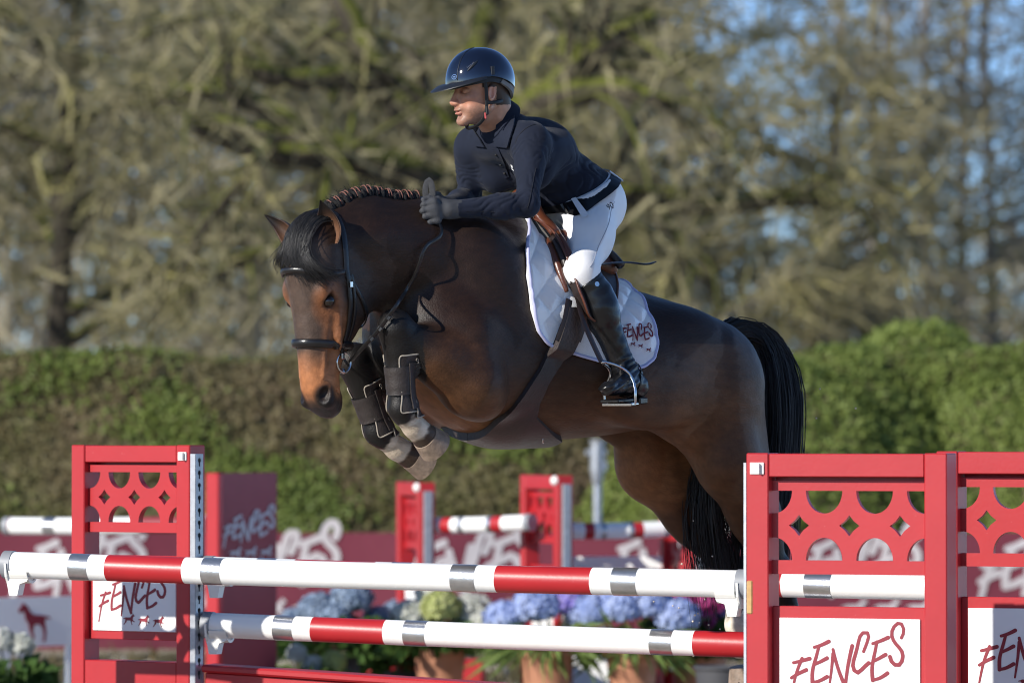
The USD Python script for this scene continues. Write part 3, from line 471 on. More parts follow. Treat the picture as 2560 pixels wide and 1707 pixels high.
def on_banner(poly, cx, cz, sx, sz, name, seg=.05):
    m = extrude(affinity.scale(poly, sx, sz, origin=(0, 0)).segmentize(seg), .002); v = m.vertices; xx, zz = v[:, 0] + cx, v[:, 1] + cz; yy = np.array([BY + wav(x, z) for x, z in zip(xx, zz)]) - .006 - v[:, 2]; m = trimesh.Trimesh(np.stack([xx, yy, zz], 1), m.faces[:, ::-1], process=False); put(name, m, 'banner_white', ban)
for k in range(6):
    px = 178 + 445 * k; p = vat(px, 1305, BY); fat = LETTERS.buffer(.016); on_banner(fat, p[0], p[2] + .035, .98, .92, 'lettering')
    for q in range(3): p2 = vat(px + 5 + 75 * q, 1398, BY); on_banner(HORSE, p2[0], p2[2], .20, .20, 'horse_print')
for x in np.arange(x0, x1, 1.9): put('banner_post', tube([(x, BY + .09, 0), (x, BY + .09, zt + .01)], .03, 10), 'wood_block', ban, smooth=50)
# maroon panel stand and pole on the left, further back
pY = 9.2; p = vat(492, 1300, pY); zt = vat(492, 1086, pY)[2]; mp = thing('panel_stand', 'tall maroon panel stand with FENCES lettering behind the left wing', 'jump stand', None, (p[0], p[1], 0), 57)
put('panel', box((.57, .04, zt), (.30, 0, zt / 2), .004), 'maroon_board', mp); put('edge_post', box((.05, .09, zt + .0), (-.012, -.01, zt / 2), .006), 'red_paint', mp); m = upright(affinity.scale(LETTERS.buffer(.010), .50, .36, origin=(0, 0)), .003); m.apply_translation((.30, -.0235, vat(545, 1210, pY)[2])); put('lettering', m, 'banner_white', mp)
for k in range(3): m = upright(affinity.scale(HORSE, .13, .10, origin=(0, 0)), .003); m.apply_translation((.17 + .15 * k, -.0235, vat(545, 1272, pY)[2])); put('horse_print', m, 'banner_white', mp)
A, B = vat(14, 1207, 9.9), vat(476, 1203, 9.3); pole('white and maroon pole behind the left wing, level with its fretwork', A, B, [(0, 'maroon_board'), (.03, 'white_paint'), (.20, 'silver_band'), (.26, 'white_paint'), (.68, 'maroon_board'), (.88, 'white_paint')], .05)
p = vat(84, 1432, 10.5); hb_board = thing('horse_board', 'pale grey board with a maroon standing horse at the lower left', 'board', None, (p[0], p[1], 0), 38)
cloud = unary_union([sbox(-.30, p[2] - .13, .30, p[2] + .16)] + [Point(x, p[2] - .13).buffer(.07) for x in (-.24, -.12)]); m = upright(cloud, .03); m.apply_translation((0, 0, 0)); put('board', m, 'board_white', hb_board); m = upright(affinity.scale(STAND, .26, .24, origin=(0, 0)), .003); m.apply_translation((-.03, -.0315, p[2] + .01)); put('horse_print', m, 'print_red', hb_board)
for x in (-.22, .22): put('leg', box((.04, .03, p[2] - .10), (x, -.012, (p[2] - .10) / 2)), 'board_white', hb_board)
# fence in the middle distance
MY = 11.2
def far_stand(px0, px1, top, Y, label, T=.10):
    a, b = vat(px0, 1200, Y), vat(px1, 1200, Y); zt = vat(px0, top, Y)[2]; wv = (b[0] - a[0]); L = .62; an = math.acos(min(.99, wv / L)); t = thing('far_stand', label, 'jump stand', 'red stands of the fence in the middle distance', (a[0], Y, 0), -math.degrees(an)); pw = .075
    for x in (pw / 2, L - pw / 2): put('post', box((pw, T, zt), (x, 0, zt / 2), .006), 'red_paint', t)
    put('top_rail', box((L - 2 * pw - .004, T - .006, .08), (L / 2, 0, zt - .042), .004), 'red_paint', t); m = upright(pattern_panel(L - 2 * pw, .30, .85), .025); m.apply_translation((pw, .012, zt - .40)); put('fretwork', m, 'red_paint', t)
    put('sign_frame', box((L - 2 * pw - .004, .02, .50), (L / 2, 0, zt - .78), .003), 'red_paint', t); put('sign_board', box((L - 2 * pw - .07, .006, .34), (L / 2, -.0145, zt - .74), .001), 'board_white', t); put('bracket', ellipsoid((L - .03, -T / 2, zt - .03), (.03, .03, .03), None, 2), 'plastic_white', t, smooth=True)
    put('track', box((.03, .05, zt - .1), (L + .0165, 0, zt / 2), .002), 'galvanised', t)
far_stand(928, 985, 1106, MY, 'leftmost red stand of the middle distance fence'); far_stand(1212, 1296, 1090, MY - .6, 'middle red stand holding two short striped poles'); far_stand(1532, 1598, 1188, MY - .4, 'red stand right of the short poles, partly behind the hind legs')
st_ = [(0, wd), (.20, rd), (.29, wd), (.36, sv), (.40, wd), (.62, sv), (.66, rd), (.75, wd)]
pole('short striped pole in the middle distance between the left and middle red stands', vat(970, 1206, MY - .45), vat(1222, 1199, MY - .95), st_, .048, 'short striped poles in the middle distance'); pole('short striped pole in the middle distance right of the middle red stand', vat(1290, 1219, MY - 1.0), vat(1535, 1214, MY - .8), st_, .048, 'short striped poles in the middle distance')
pl_ = thing('white_plank', 'white plank hanging under the right short pole in the middle distance', 'jump plank', None, vat(1412, 1292, MY - .45)); put('plank', box((.58, .03, .075), bevel=.006), 'white_paint', pl_); [put('end_hook', box((.03, .05, .05), (s * .30, 0, .01), .004), 'galvanised', pl_) for s in (-1, 1)]
# post in front of the hedge
p = vat(1372, 1200, 18.2); zt = vat(1372, 1008, 18.2)[2]; pp = thing('metal_post', 'grey metal post with a thick head in front of the hedge under the belly', 'post', None, (p[0], p[1], 0)); put('post', tube([(0, 0, 0), (0, 0, zt - .3)], .032, 14), 'galvanised', pp, smooth=50); put('head', tube([(0, 0, zt - .34), (0, 0, zt - .22), (0, 0, zt - .05), (0, 0, zt)], np.array([.035, .058, .05, .062]), 14), 'galvanised', pp, smooth=50); put('bracket', box((.16, .05, .04), (-.01, 0, zt - .10), .005), 'galvanised', pp); put('bracket', box((.04, .07, .08), (.05, 0, zt - .2), .005), 'galvanised', pp)
for px, py, Y, L, an, lab in ((905, 1548, 12.5, .34, 15, 'red block on the ground left of the dark pots'), (1085, 1545, 12.8, .16, -10, 'small red block on the ground between the pots'), (1265, 1548, 12.2, .22, 40, 'red foot of a stand behind the blue flowers'), (1545, 1545, 12.6, .34, 8, 'red block on the ground right of the flower pots'), (1618, 1500, 11.5, .12, 0, 'red upright block beside the hind hoof')):
    p = vat(px, py, Y); put('ground_block', place(box((L, .12, .22), bevel=.012), (p[0], p[1], .11), (math.cos(math.radians(an)), math.sin(math.radians(an)), 0), (-math.sin(math.radians(an)), math.cos(math.radians(an)), 0)), 'red_paint', label=lab, category='block', group='red blocks on the ground')
p = vat(1655, 1545, 8.5); tb = thing('plastic_tub', 'dark grey tub on the ground behind the hind hoof', 'tub', None, (p[0], p[1], 0)); put('tub', tube([(0, 0, .0), (0, 0, .05), (0, 0, p[2] + .03)], np.array([.10, .115, .14]), 20), 'tub_dark', tb, smooth=50); put('rim', tube([(.142 * math.cos(a), .142 * math.sin(a), p[2] + .03) for a in np.linspace(0, 6.283, 28, endpoint=False)], .012, 6, closed=True), 'tub_dark', tb, smooth=True)
pw_ = thing('white_trough', 'white box on the ground between the two blue flower pots', 'box', None, (vat(1355, 1508, 12)[0], 12.0, 0)); put('box', box((.34, .20, .42), (0, 0, .21), .01), 'white_paint', pw_); put('rim', box((.37, .23, .03), (0, 0, .435), .008), 'white_paint', pw_)
# ---- potted hydrangeas
def hyd_mat(name, c1, c2): leaf_mat(name, c1, tuple((np.array(c1) + c2) / 2), c2, 14, .35, .7, .18)
hyd_mat('bloom_blue', (.40, .52, .88), (.58, .67, .92)); hyd_mat('bloom_slate', (.26, .36, .52), (.36, .45, .58)); hyd_mat('bloom_white', (.70, .72, .62), (.78, .78, .74)); hyd_mat('bloom_lime', (.46, .52, .16), (.60, .62, .30)); hyd_mat('bloom_pink', (.55, .04, .22), (.62, .12, .36)); hyd_mat('bloom_violet', (.38, .32, .80), (.52, .44, .84))
leaf_mat('plant_leaf', (.06, .13, .03), (.09, .18, .04), (.13, .23, .05), 6, .4); leaf_mat('plant_leaf_light', (.20, .30, .08), (.26, .37, .10), (.32, .43, .14), 5, .4)
def hydrangea(px, Y, ztop_px, heads, pot, label, seed, leaf='plant_leaf', pot_mat='terracotta', wide=.28, grass=False):
    r = np.random.default_rng(seed); b = vat(px, 1500, Y); zt = vat(px, ztop_px, Y)[2]; t = thing('potted_hydrangea', label, 'potted plant', 'potted hydrangeas in front of the banner', (b[0], b[1], 0)); ph = pot
    put('pot', tube([(0, 0, 0), (0, 0, .02), (0, 0, ph - .04), (0, 0, ph - .038), (0, 0, ph)], np.array([.105, .11, .15, .165, .165]), 24), pot_mat, t, smooth=50); put('soil', tube([(0, 0, ph - .02), (0, 0, ph + .002)], .150, 20), 'hedge_inside', t)
    n = 520 if not grass else 210; a = r.random(n) * 6.283; rr = wide * np.sqrt(r.random(n)); z = ph + (zt - ph - .1) * r.random(n); P = np.stack([rr * np.cos(a), rr * np.sin(a), z], 1); D = np.stack([np.cos(a), np.sin(a), r.normal(size=n) * .4 + (.1 if not grass else -.4)], 1); put('leaves', cards(P, D, (.11 if not grass else .26) * (.6 + .7 * r.random(n)), (.07 if not grass else .03), None, seed, False), leaf, t, kind='stuff')
    put('stems', cat([tube(smooth_path([(r.normal() * .03, r.normal() * .03, ph), (x * .5, y * .5, (ph + z_) / 2), (x, y, z_)], 6), .006, 5) for (x, y, z_, *_r) in [(h[0], h[1], zt + h[2]) for h in heads]]), 'plant_leaf', t, smooth=True)
    for x, y, dz, rad, c_ in heads:
        k = 240; d = r.normal(size=(k, 3)); d /= np.linalg.norm(d, axis=1, keepdims=True); d[:, 2] = np.where(d[:, 2] < -.5, -d[:, 2], d[:, 2]); C_ = np.array([x, y, zt + dz]); Pp = C_ + d * rad * (.82 + .2 * r.random((k, 1))) * [1, 1, .8]; tn = np.cross(d, r.normal(size=(k, 3))); mm = [cards(Pp, np.cross(d, tn) * math.cos(q) + tn * math.sin(q) + d * .25, .028 + .010 * r.random(k), .026, d, seed + q, False) for q in range(0, 5)]
        bl = put('bloom', cat([ellipsoid(C_, (rad * .8, rad * .8, rad * .62), None, 2)] + mm), c_, t)
bl_, vi, sl, wh_, li, pk = 'bloom_blue', 'bloom_violet', 'bloom_slate', 'bloom_white', 'bloom_lime', 'bloom_pink'
hydrangea(770, 10.6, 1385, [(-.10, .0, -.04, .12, sl), (.10, -.05, .03, .13, sl), (.0, -.1, -.08, .10, sl), (-.24, .0, -.10, .08, sl), (.26, .05, -.10, .09, sl)], .34, 'slate blue hydrangea in a dark pot, leftmost of the row', 51, pot_mat='tub_dark', wide=.34)
hydrangea(935, 11.2, 1405, [(-.05, 0, -.02, .11, sl), (.06, .05, .02, .09, sl)], .22, 'small slate blue hydrangea half behind the white one', 57, pot_mat='tub_dark')
hydrangea(1010, 10.1, 1398, [(-.17, 0, -.05, .12, wh_), (.19, .02, -.02, .13, wh_), (.01, -.08, .01, .12, li), (-.04, .08, .07, .10, wh_), (.26, -.05, -.08, .10, wh_)], .40, 'white and lime hydrangea in a shaded terracotta pot', 52, wide=.32)
hydrangea(1255, 9.6, 1392, [(-.24, 0, -.07, .12, bl_), (-.06, -.06, .0, .14, bl_), (.12, .0, .03, .13, vi), (.24, -.05, -.03, .13, bl_), (.02, .1, .06, .12, vi)], .42, 'blue and violet hydrangea with strap leaves, left of the white box', 53, 'plant_leaf_light', wide=.22, grass=True)
hydrangea(1452, 9.6, 1396, [(-.24, .04, -.03, .11, sl), (-.08, -.05, .0, .13, bl_), (.10, 0, .03, .14, bl_), (.26, -.02, -.05, .13, bl_), (.0, .1, .04, .12, vi)], .42, 'bright blue hydrangea in a pale terracotta pot, right of the white box', 54, 'plant_leaf_light', wide=.22, grass=True)
hydrangea(1604, 10.0, 1388, [(-.10, 0, .02, .15, pk), (.08, -.03, .04, .13, pk), (.20, .02, -.03, .10, vi), (-.02, -.08, -.08, .11, pk)], .36, 'pink hydrangea just left of the right wing', 55, wide=.30)
hydrangea(705, 9.8, 1500, [(-.06, -.02, .0, .045, wh_), (.03, -.03, -.06, .04, wh_), (.16, -.02, -.05, .06, li)], .12, 'low leafy plant with small white flowers left of the slate hydrangea', 56, 'plant_leaf_light', 'tub_dark', .20)
hydrangea(26, 8.6, 1490, [(-.06, 0, .04, .08, wh_), (.05, .02, .02, .07, wh_)], .16, 'green plant with white flowers in the lower left corner', 58, wide=.20)
# tufts of dry grass and stones at the foot of the banner
r = np.random.default_rng(91); n = 9000; P = np.stack([x0 + (x1 - x0) * r.random(n), 12.6 + 4.2 * r.random(n), 0 * r.random(n)], 1); kp = meshkit.fbm(P * [1.2, 1.2, 1], 3, 6) > .46; P = P[kp]; leaf_mat('dry_grass', (.16, .13, .06), (.22, .18, .09), (.10, .12, .035), 3, .3)
put('dry_grass', cards(P, r.normal(size=P.shape) * .5 + [0, 0, 1], .10 + .12 * r.random(len(P)), .014, None, 92, True), 'dry_grass', kind='stuff', label='tufts of dry grass on the ground before the banner', category='grass')
mat('stone', (.36, .33, .28), rough=.9, vary=.25, scale=12, bump=.3)
for k, (px, py) in enumerate(((275, 1535), (345, 1545), (232, 1552), (660, 1540), (1140, 1552))):
    v = ray(px * KV, py * KV); s = -CAM[2] / v[2]; p = CAM + v * s; m = trimesh.creation.icosphere(subdivisions=2); m.vertices *= [.09, .07, .06]; m.vertices *= (1 + .4 * (meshkit.fbm(m.vertices * 14 + k, 2, k) - .5))[:, None]; m.apply_translation(p + [0, 0, .03]); put('stone', m, 'stone', smooth=True, label=['pale round stone seen under the board of the left wing', 'stone right of the pale round one under the left wing board', 'small stone left of the pale round one', 'stone near the foot of the leftmost slate hydrangea', 'stone between the terracotta pots'][k], category='stone')
# ------------------------------------------------------------------ the horse: its own frame has x forward, y to its left, z up
HYAW = math.radians(42.0)
_o = at(1470, 850, 0); HO = np.array([_o[0], _o[1], 0.0]); HROT = 180 + math.degrees(HYAW)
HX = np.array([-math.cos(HYAW), -math.sin(HYAW), 0]); HY = np.array([math.sin(HYAW), -math.cos(HYAW), 0])
def to_h(p): p = np.asarray(p, float) - HO; return np.stack([p @ HX, p @ HY, p[..., 2]], -1)
def hp(px, py, y):                                           # a pixel on the plane y of the horse's frame
    v = ray(px, py); s = (y - (CAM - HO) @ HY) / (v @ HY); return to_h(CAM + v * s)
def dirh(v): v = np.asarray(v, float); return np.stack([v @ HX, v @ HY, v[..., 2]], -1)
def see(field, px, py, near=17.2, far=20.6, off=0.0):        # where the line of sight of a pixel meets a body
    t = np.arange(near, far, 0.004); v = ray(px, py); P = to_h(CAM + v[None] * t[:, None]); d = field(P)
    i = np.argmax(d < off); 
    if d[i] >= off: i = int(np.argmin(d))
    return P[i]

hb = Body((-1.30, -0.48, 0.68), (1.72, 0.48, 2.72), 0.0065)
X = np.array
# trunk
_tx = X([-.775, -.725, -.64, -.51, -.365, -.18, .05, .25, .45, .62, .78, .90, .97])
_tt = X([1.86, 1.985, 2.070, 2.125, 2.175, 2.215, 2.27, 2.36, 2.47, 2.47, 2.40, 2.28, 2.15])
_tb = X([1.80, 1.72, 1.72, 1.72, 1.69, 1.665, 1.640, 1.630, 1.625, 1.66, 1.74, 1.84, 1.95])
_tw = X([.05, .13, .22, .28, .30, .32, .325, .315, .285, .265, .235, .17, .06])
_ft, _fb, _fw = (PchipInterpolator(_tx, a) for a in (_tt, _tb, _tw))
def _trunk(p):
    x = np.clip(p[..., 0], _tx[0], _tx[-1]); t, b, w = _ft(x), _fb(x), np.maximum(_fw(x), .02)
    zc, hz = b * .54 + t * .46, None
    up = p[..., 2] > zc; hz = np.where(up, t - zc, zc - b); zr = (p[..., 2] - zc) / hz; yr = np.abs(p[..., 1]) / w
    e = np.where(up, 1.75 + .35 * np.clip((0.1 - x) / .5, 0, 1), 2.25)
    r = (yr ** e + np.abs(zr) ** e) ** (1 / e)
    v = (r - 1) * np.minimum(w, hz) * .9
    return np.where((p[..., 0] < _tx[0]) | (p[..., 0] > _tx[-1]), np.maximum(v, np.maximum(_tx[0] - p[..., 0], p[..., 0] - _tx[-1]) + .01), v)
hb.fn((-.95, -.4, 1.5), (1.08, .4, 2.6), _trunk, k=0.0)
Yax = (0, 1, 0)
def rot(ax, deg): return trimesh.transformations.rotation_matrix(math.radians(deg), ax)[:3, :3]
# neck: arched, deep at its root, thin from side to side
for a, b, ra, rb, sq in (((.58, 0, 2.19), (.86, 0, 2.29), .270, .218, .76), ((.86, 0, 2.29), (1.12, 0, 2.345), .218, .168, .62), ((1.12, 0, 2.345), (1.36, .02, 2.325), .168, .135, .62)):
    hb.bone(a, b, ra, rb, .08, (Yax, sq))
for sgn in (1, -1):
    hb.ell((.95, sgn * .092, 2.33), (.26, .055, .09), rot((0, 1, 0), -10), .06)            # neck muscle
    hb.ell((.64, sgn * .155, 2.20), (.13, .085, .25), rot((0, 1, 0), 24), .10)            # shoulder blade
    hb.ell((.86, sgn * .135, 2.04), (.125, .105, .16), None, .06)                          # point of shoulder
    hb.ell((.66, sgn * .200, 1.91), (.18, .080, .165), rot((0, 1, 0), 30), .07)           # triceps
    hb.ell((-.34, sgn * .19, 2.00), (.24, .12, .125), rot((0, 1, 0), -12), .07)                           # hip and croup
    hb.ell((-.505, sgn * .165, 1.80), (.20, .135, .265), rot((0, 1, 0), -12), .06)           # thigh
    hb.ell((-.10, sgn * .25, 1.84), (.32, .075, .17), None, .06)                          # flank and ribs
hb.bone((-.47, .252, 1.98), (-.55, .232, 1.52), .036, .030, .06); hb.bone((-.47, -.252, 1.98), (-.55, -.232, 1.52), .036, .030, .06)
hb.ell((.93, 0, 2.02), (.08, .17, .17), None, .06)                                        # breast
hb.ell((.42, 0, 2.41), (.18, .055, .075), rot((0, 1, 0), 14), .06)                        # withers
def bone(a, b, ra, rb, k=.03, sq=None): hb.bone(a, b, ra, rb, k, sq)
# fore legs, folded
E1, K1, F1, P1, H1 = hp(1178, 962, .23), hp(990, 822, .18), hp(1004, 1024, .165), hp(1036, 1066, .16), hp(1078, 1106, .15)
E2, K2, F2, P2, H2 = hp(1080, 985, -.21), hp(884, 905, -.16), hp(946, 1082, -.15), hp(992, 1120, -.145), hp(1050, 1152, -.135)
hoofs = []
def hoof_of(P_, H_, nm):
    d = H_ - P_; d /= np.linalg.norm(d); hoofs.append((P_, H_, d))
for E_, K_, F_, P_, H_, sgn in ((E1, K1, F1, P1, H1, 1), (E2, K2, F2, P2, H2, -1)):
    S_ = X([.80, sgn * .19, 2.0])
    bone(S_, E_, .12, .105, .07); bone(E_, E_ + (K_ - E_) * .45, .112, .088, .06); bone(E_ + (K_ - E_) * .4, K_, .090, .056, .05)
    d1 = (K_ - E_) / np.linalg.norm(K_ - E_); d2 = (F_ - K_) / np.linalg.norm(F_ - K_); fr = d1 - d2; fr /= np.linalg.norm(fr)
    hb.ell(K_ + fr * .012, (.062, .060, .066), None, .03); hb.ell(K_ + d2 * .055 - d1 * .012, (.050, .050, .055), None, .03)
    hb.ell(E_ - d1 * .06 + X([0, 0, -.02]), (.075, .06, .075), None, .05)                                # elbow
    bone(K_, F_, .050, .040, .03); bk = -fr
    hb.ell(F_ - d2 * .01, (.050, .046, .050), None, .025); hb.ell(F_ + bk * .03, (.032, .036, .034), None, .02)
    bone(F_, P_, .043, .041, .02); bone(P_, P_ + (H_ - P_) * .62, .042, .050, .02); hoof_of(P_, H_, 0)
# hind legs, stretched behind
S1, G1, T1, J1 = hp(1822, 1150, .20), hp(1948, 1430, .17), hp(1990, 1600, .16), hp(2010, 1665, .16)
S2, G2, T2, J2 = hp(1628, 1160, -.19), hp(1826, 1425, -.15), hp(1843, 1560, -.15), hp(1850, 1618, -.15)
for S_, G_, T_, J_, sgn in ((S1, G1, T1, J1, 1), (S2, G2, T2, J2, -1)):
    B_ = X([-.52, sgn * .165, 1.84]); d1 = (G_ - S_) / np.linalg.norm(G_ - S_); d2 = (T_ - G_) / np.linalg.norm(T_ - G_)
    bone(B_, S_, .205, .125, .07, (Yax, .75)); bone(S_, S_ + (G_ - S_) * .5, .130, .096, .06, (Yax, .8)); bone(S_ + (G_ - S_) * .45, G_, .098, .050, .05, (Yax, .75))
    bone(X([-.66, sgn * .13, 1.72]), S_ + (G_ - S_) * .62 + X([-.03, 0, 0]), .13, .055, .06, (Yax, .75))     # back of the thigh
    hb.ell(S_ + X([.03, sgn * .015, .02]), (.075, .07, .11), None, .09)
    hb.ell(G_, (.055, .046, .065), None, .03); hb.ell(G_ - d1 * -.01 + (d1 - d2) * .05, (.032, .028, .04), None, .03)
    bone(G_, T_, .046, .040, .03); hb.ell(T_, (.048, .046, .048), None, .02); bone(T_, J_, .042, .045, .02); hoofs.append((J_, J_ + (J_ - T_) * 1.3, (J_ - T_) / np.linalg.norm(J_ - T_)))
# groin and flank fold
hb.ell((-.28, .17, 1.72), (.16, .06, .09), rot((0, 1, 0), -30), .06); hb.ell((-.28, -.17, 1.72), (.16, .06, .09), rot((0, 1, 0), -30), .06)

# head, in its own frame: f out of the face, s to the left, d down the face
HP0 = hp(784, 600, 0.02)
_yaw, _back, _roll = math.radians(9), math.radians(2.5), math.radians(0.0)
_f0 = X([math.cos(_yaw), math.sin(_yaw), 0]); _s0 = X([-math.sin(_yaw), math.cos(_yaw), 0])
HD = X([0, 0, -1.0]) * math.cos(_back) - _f0 * math.sin(_back); HF = _f0 * math.cos(_back) + X([0, 0, -1.0]) * math.sin(_back)
HS = np.cross(HD, HF); HS = HS if HS @ _s0 > 0 else -HS
HR = np.stack([HF, HS, HD], 1)
def hd(f, s, d): return HP0 + np.asarray(f)[..., None] * HF + np.asarray(s)[..., None] * HS + np.asarray(d)[..., None] * HD if np.ndim(f) else HP0 + f * HF + s * HS + d * HD
_d = +.935 * X([-.06, -.02, .04, .10, .17, .23, .30, .37, .45, .53, .58, .63, .665, .69])
_hf = X([-.02, .035, .078, .098, .104, .098, .088, .082, .077, .072, .062, .040, .008, -.03])
_hbk = X([-.06, -.10, -.15, -.21, -.275, -.285, -.255, -.195, -.130, -.098, -.094, -.090, -.078, -.055])
_hw = X([.03, .060, .085, .100, .112, .112, .100, .085, .069, .062, .064, .064, .052, .02])
_qf, _qb, _qw = (PchipInterpolator(_d, a) for a in (_hf, _hbk, _hw))
def _head(p):
    q = (p - HP0.astype(np.float32)) @ HR.astype(np.float32); f, s, d = q[..., 0], q[..., 1], q[..., 2]; dc = np.clip(d, _d[0], _d[-1])
    a, b, w = _qf(dc), _qb(dc), _qw(dc); fc, hh = (a * .55 + b * .45), None
    hh = np.where(f > fc, a - fc, fc - b); fr = (f - fc) / np.maximum(hh, .015)
    we = w * (1 - .22 * np.clip(-fr, 0, 1) ** 2 - .20 * np.clip(fr, 0, 1) ** 2 * np.clip((d - .05) / .2, 0, 1))
    e = 2.5; v = ((np.abs(s) / np.maximum(we, .015)) ** e + np.abs(fr) ** e) ** (1 / e)
    v = (v - 1) * np.minimum(w, np.minimum(hh, .2)) * .85
    return np.maximum(v, np.maximum(_d[0] - d, d - _d[-1]))
_c = hd(0, 0, .33)
hb.fn(_c - .46, _c + .46, _head, k=.045)
for sgn in (1, -1):
    hb.ell(hd(.044, sgn * .083, .182), (.030, .024, .044), HR, .025)                      # brow
    hb.ell(hd(-.020, sgn * .092, .345), (.013, .013, .085), HR, .018)                     # cheek crest
    hb.ell(hd(-.13, sgn * .075, .18), (.095, .030, .115), HR, .02)                        # jaw muscle
    hb.ell(hd(.030, sgn * .098, .222), (.018, .020, .027), HR, .012, 'sub')               # eye socket
    hb.ell(hd(.008, sgn * .050, .570), (.030, .022, .040), HR, .025)                      # nostril rim
    hb.ell(hd(.030, sgn * .060, .566), (.017, .022, .032), HR @ rot((0, 1, 0), 20), .010, 'sub')
    hb.ell(hd(-.004, sgn * .084, .44), (.018, .016, .06), HR, .025, 'sub')
    hb.ell(hd(-.062, sgn * .058, .560), (.040, .020, .0055), HR @ rot((0, 1, 0), 22), .008, 'sub')  # mouth
    hb.bone(hd(.02, sgn * .072, .27), hd(.03, sgn * .058, .50), .006, .004, .012)                     # facial vein and bone
hb.ell(hd(-.060, 0, .622), (.034, .040, .028), HR, .02); hb.ell(hd(-.085, 0, .590), (.028, .034, .042), HR, .025)  # lower lip and chin
hm = relax(biggest(hb.mesh()), 4); _m = .0055 * (meshkit.fbm(hm.vertices * X([5, 5, 8]), 3, 14) - .5) + .0022 * (meshkit.fbm(hm.vertices * 22, 2, 15) - .5)
hm = trimesh.Trimesh(hm.vertices + hm.vertex_normals * _m[:, None], hm.faces, process=False)

# coat
V = hm.vertices; lerp = lambda a, b, t: a + (np.asarray(b) - a) * np.clip(t, 0, 1)[:, None]
def near_seg(V, a, b):
    ab = b - a; t = np.clip((V - a) @ ab / (ab @ ab), 0, 1); return np.linalg.norm(V - a - t[:, None] * ab, axis=1), t
ns = meshkit.fbm(V * 9, 3, 3); ns2 = meshkit.fbm(V * 40, 3, 5)
C = np.tile(X([.0205, .0098, .0060]), (len(V), 1))
lowz = np.interp(V[:, 0], [-.8, -.2, .5, 1.0], [1.80, 1.72, 1.70, 1.85])
C = lerp(C, [.072, .031, .013], (lowz + .26 - V[:, 2]) / .30 + .5 * (ns - .5))
C = lerp(C, [.0125, .0078, .0058], (V[:, 2] - np.interp(V[:, 0], [-.8, -.3, .3, .9, 1.4], [1.96, 2.06, 2.22, 2.36, 2.42])) / .16)
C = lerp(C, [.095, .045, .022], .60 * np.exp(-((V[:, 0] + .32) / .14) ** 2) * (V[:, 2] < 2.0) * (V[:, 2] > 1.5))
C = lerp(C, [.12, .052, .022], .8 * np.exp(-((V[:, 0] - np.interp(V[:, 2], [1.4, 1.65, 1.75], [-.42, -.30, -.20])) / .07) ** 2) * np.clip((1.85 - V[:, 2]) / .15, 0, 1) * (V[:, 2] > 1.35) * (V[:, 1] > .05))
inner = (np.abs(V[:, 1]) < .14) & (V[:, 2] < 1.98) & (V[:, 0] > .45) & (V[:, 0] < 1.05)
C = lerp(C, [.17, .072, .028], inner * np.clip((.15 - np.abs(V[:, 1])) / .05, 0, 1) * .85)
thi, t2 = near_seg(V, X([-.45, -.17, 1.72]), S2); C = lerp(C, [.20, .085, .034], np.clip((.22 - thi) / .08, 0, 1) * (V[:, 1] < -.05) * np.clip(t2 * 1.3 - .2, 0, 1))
black = X([.0075, .0065, .0062])
for E_, K_, F_, P_, H_ in ((E1, K1, F1, P1, H1), (E2, K2, F2, P2, H2)):
    dd, tt = near_seg(V, E_, K_); C = lerp(C, black, (dd < .13) * np.clip((tt - .55) / .3, 0, 1))
    dd, tt = near_seg(V, K_, F_); C = lerp(C, black, (dd < .10) * 1.0)
    dd, tt = near_seg(V, F_, H_); m_ = (dd < .085) & (V[:, 2] < F_[2] + .02); C = lerp(C, [.47, .39, .30], m_ * np.clip((tt + .25 * (ns2 - .5) - .12) / .08, 0, 1)); C = lerp(C, [.05, .032, .022], m_ * np.clip((tt + .15 * (ns2 - .5) - .58) / .05, 0, 1))
for S_, G_, T_, J_ in ((S1, G1, T1, J1), (S2, G2, T2, J2)):
    dd, tt = near_seg(V, S_, G_); C = lerp(C, black, (dd < .16) * np.clip((tt - .5) / .35, 0, 1) * (V[:, 2] < 1.5))
    dd, tt = near_seg(V, G_, T_); C = lerp(C, black, (dd < .12) * 1.0 * (V[:, 2] < G_[2] + .05)); C = lerp(C, [.62, .56, .46], (dd < .09) * np.clip((tt + .3 * (ns2 - .5) - .72) / .1, 0, 1) * (V[:, 2] < G_[2]))
    dd, tt = near_seg(V, T_, J_); C = lerp(C, [.62, .56, .46], (dd < .08) * (V[:, 2] < T_[2]) * 1.0)
q = (V - HP0) @ HR; isH = np.clip((q[:, 0] + .30) / .04, 0, 1) * np.clip((q[:, 2] + .02) / .04, 0, 1) * (np.abs(q[:, 1]) < .16) * (q[:, 0] < .2) * (q[:, 2] < .8) * (V[:, 0] > 1.08)
C = lerp(C, [.066, .043, .032], isH * np.clip((q[:, 0] - .01) / .05 + .25, .25, 1))
C = lerp(C, [.34, .135, .055], isH * np.clip((q[:, 2] - .38 + .1 * (ns - .5)) / .10, 0, 1) * np.clip((.60 - q[:, 2]) / .05, 0, 1) * (q[:, 0] > -.08))
for sgn in (1, -1):
    e_ = np.linalg.norm((V - hd(.03, sgn * .1, .225)) @ HR / X([.05, .06, .075]), axis=1); C = lerp(C, [.24, .09, .035], isH * np.clip(1.6 - e_ * 1.1, 0, .85)); C = lerp(C, [.012, .009, .008], isH * np.clip(2.2 - e_ * 3.6, 0, 1))
    e_ = np.linalg.norm((V - hd(-.02, sgn * .09, .36)) @ HR / X([.06, .06, .12]), axis=1); C = lerp(C, [.26, .10, .04], isH * np.clip(1.3 - e_, 0, .7))
C = lerp(C, [.016, .012, .011], isH * np.clip((q[:, 2] - .560 - (q[:, 0] > .02) * .02 + .04 * (ns2 - .5)) / .04, 0, 1))
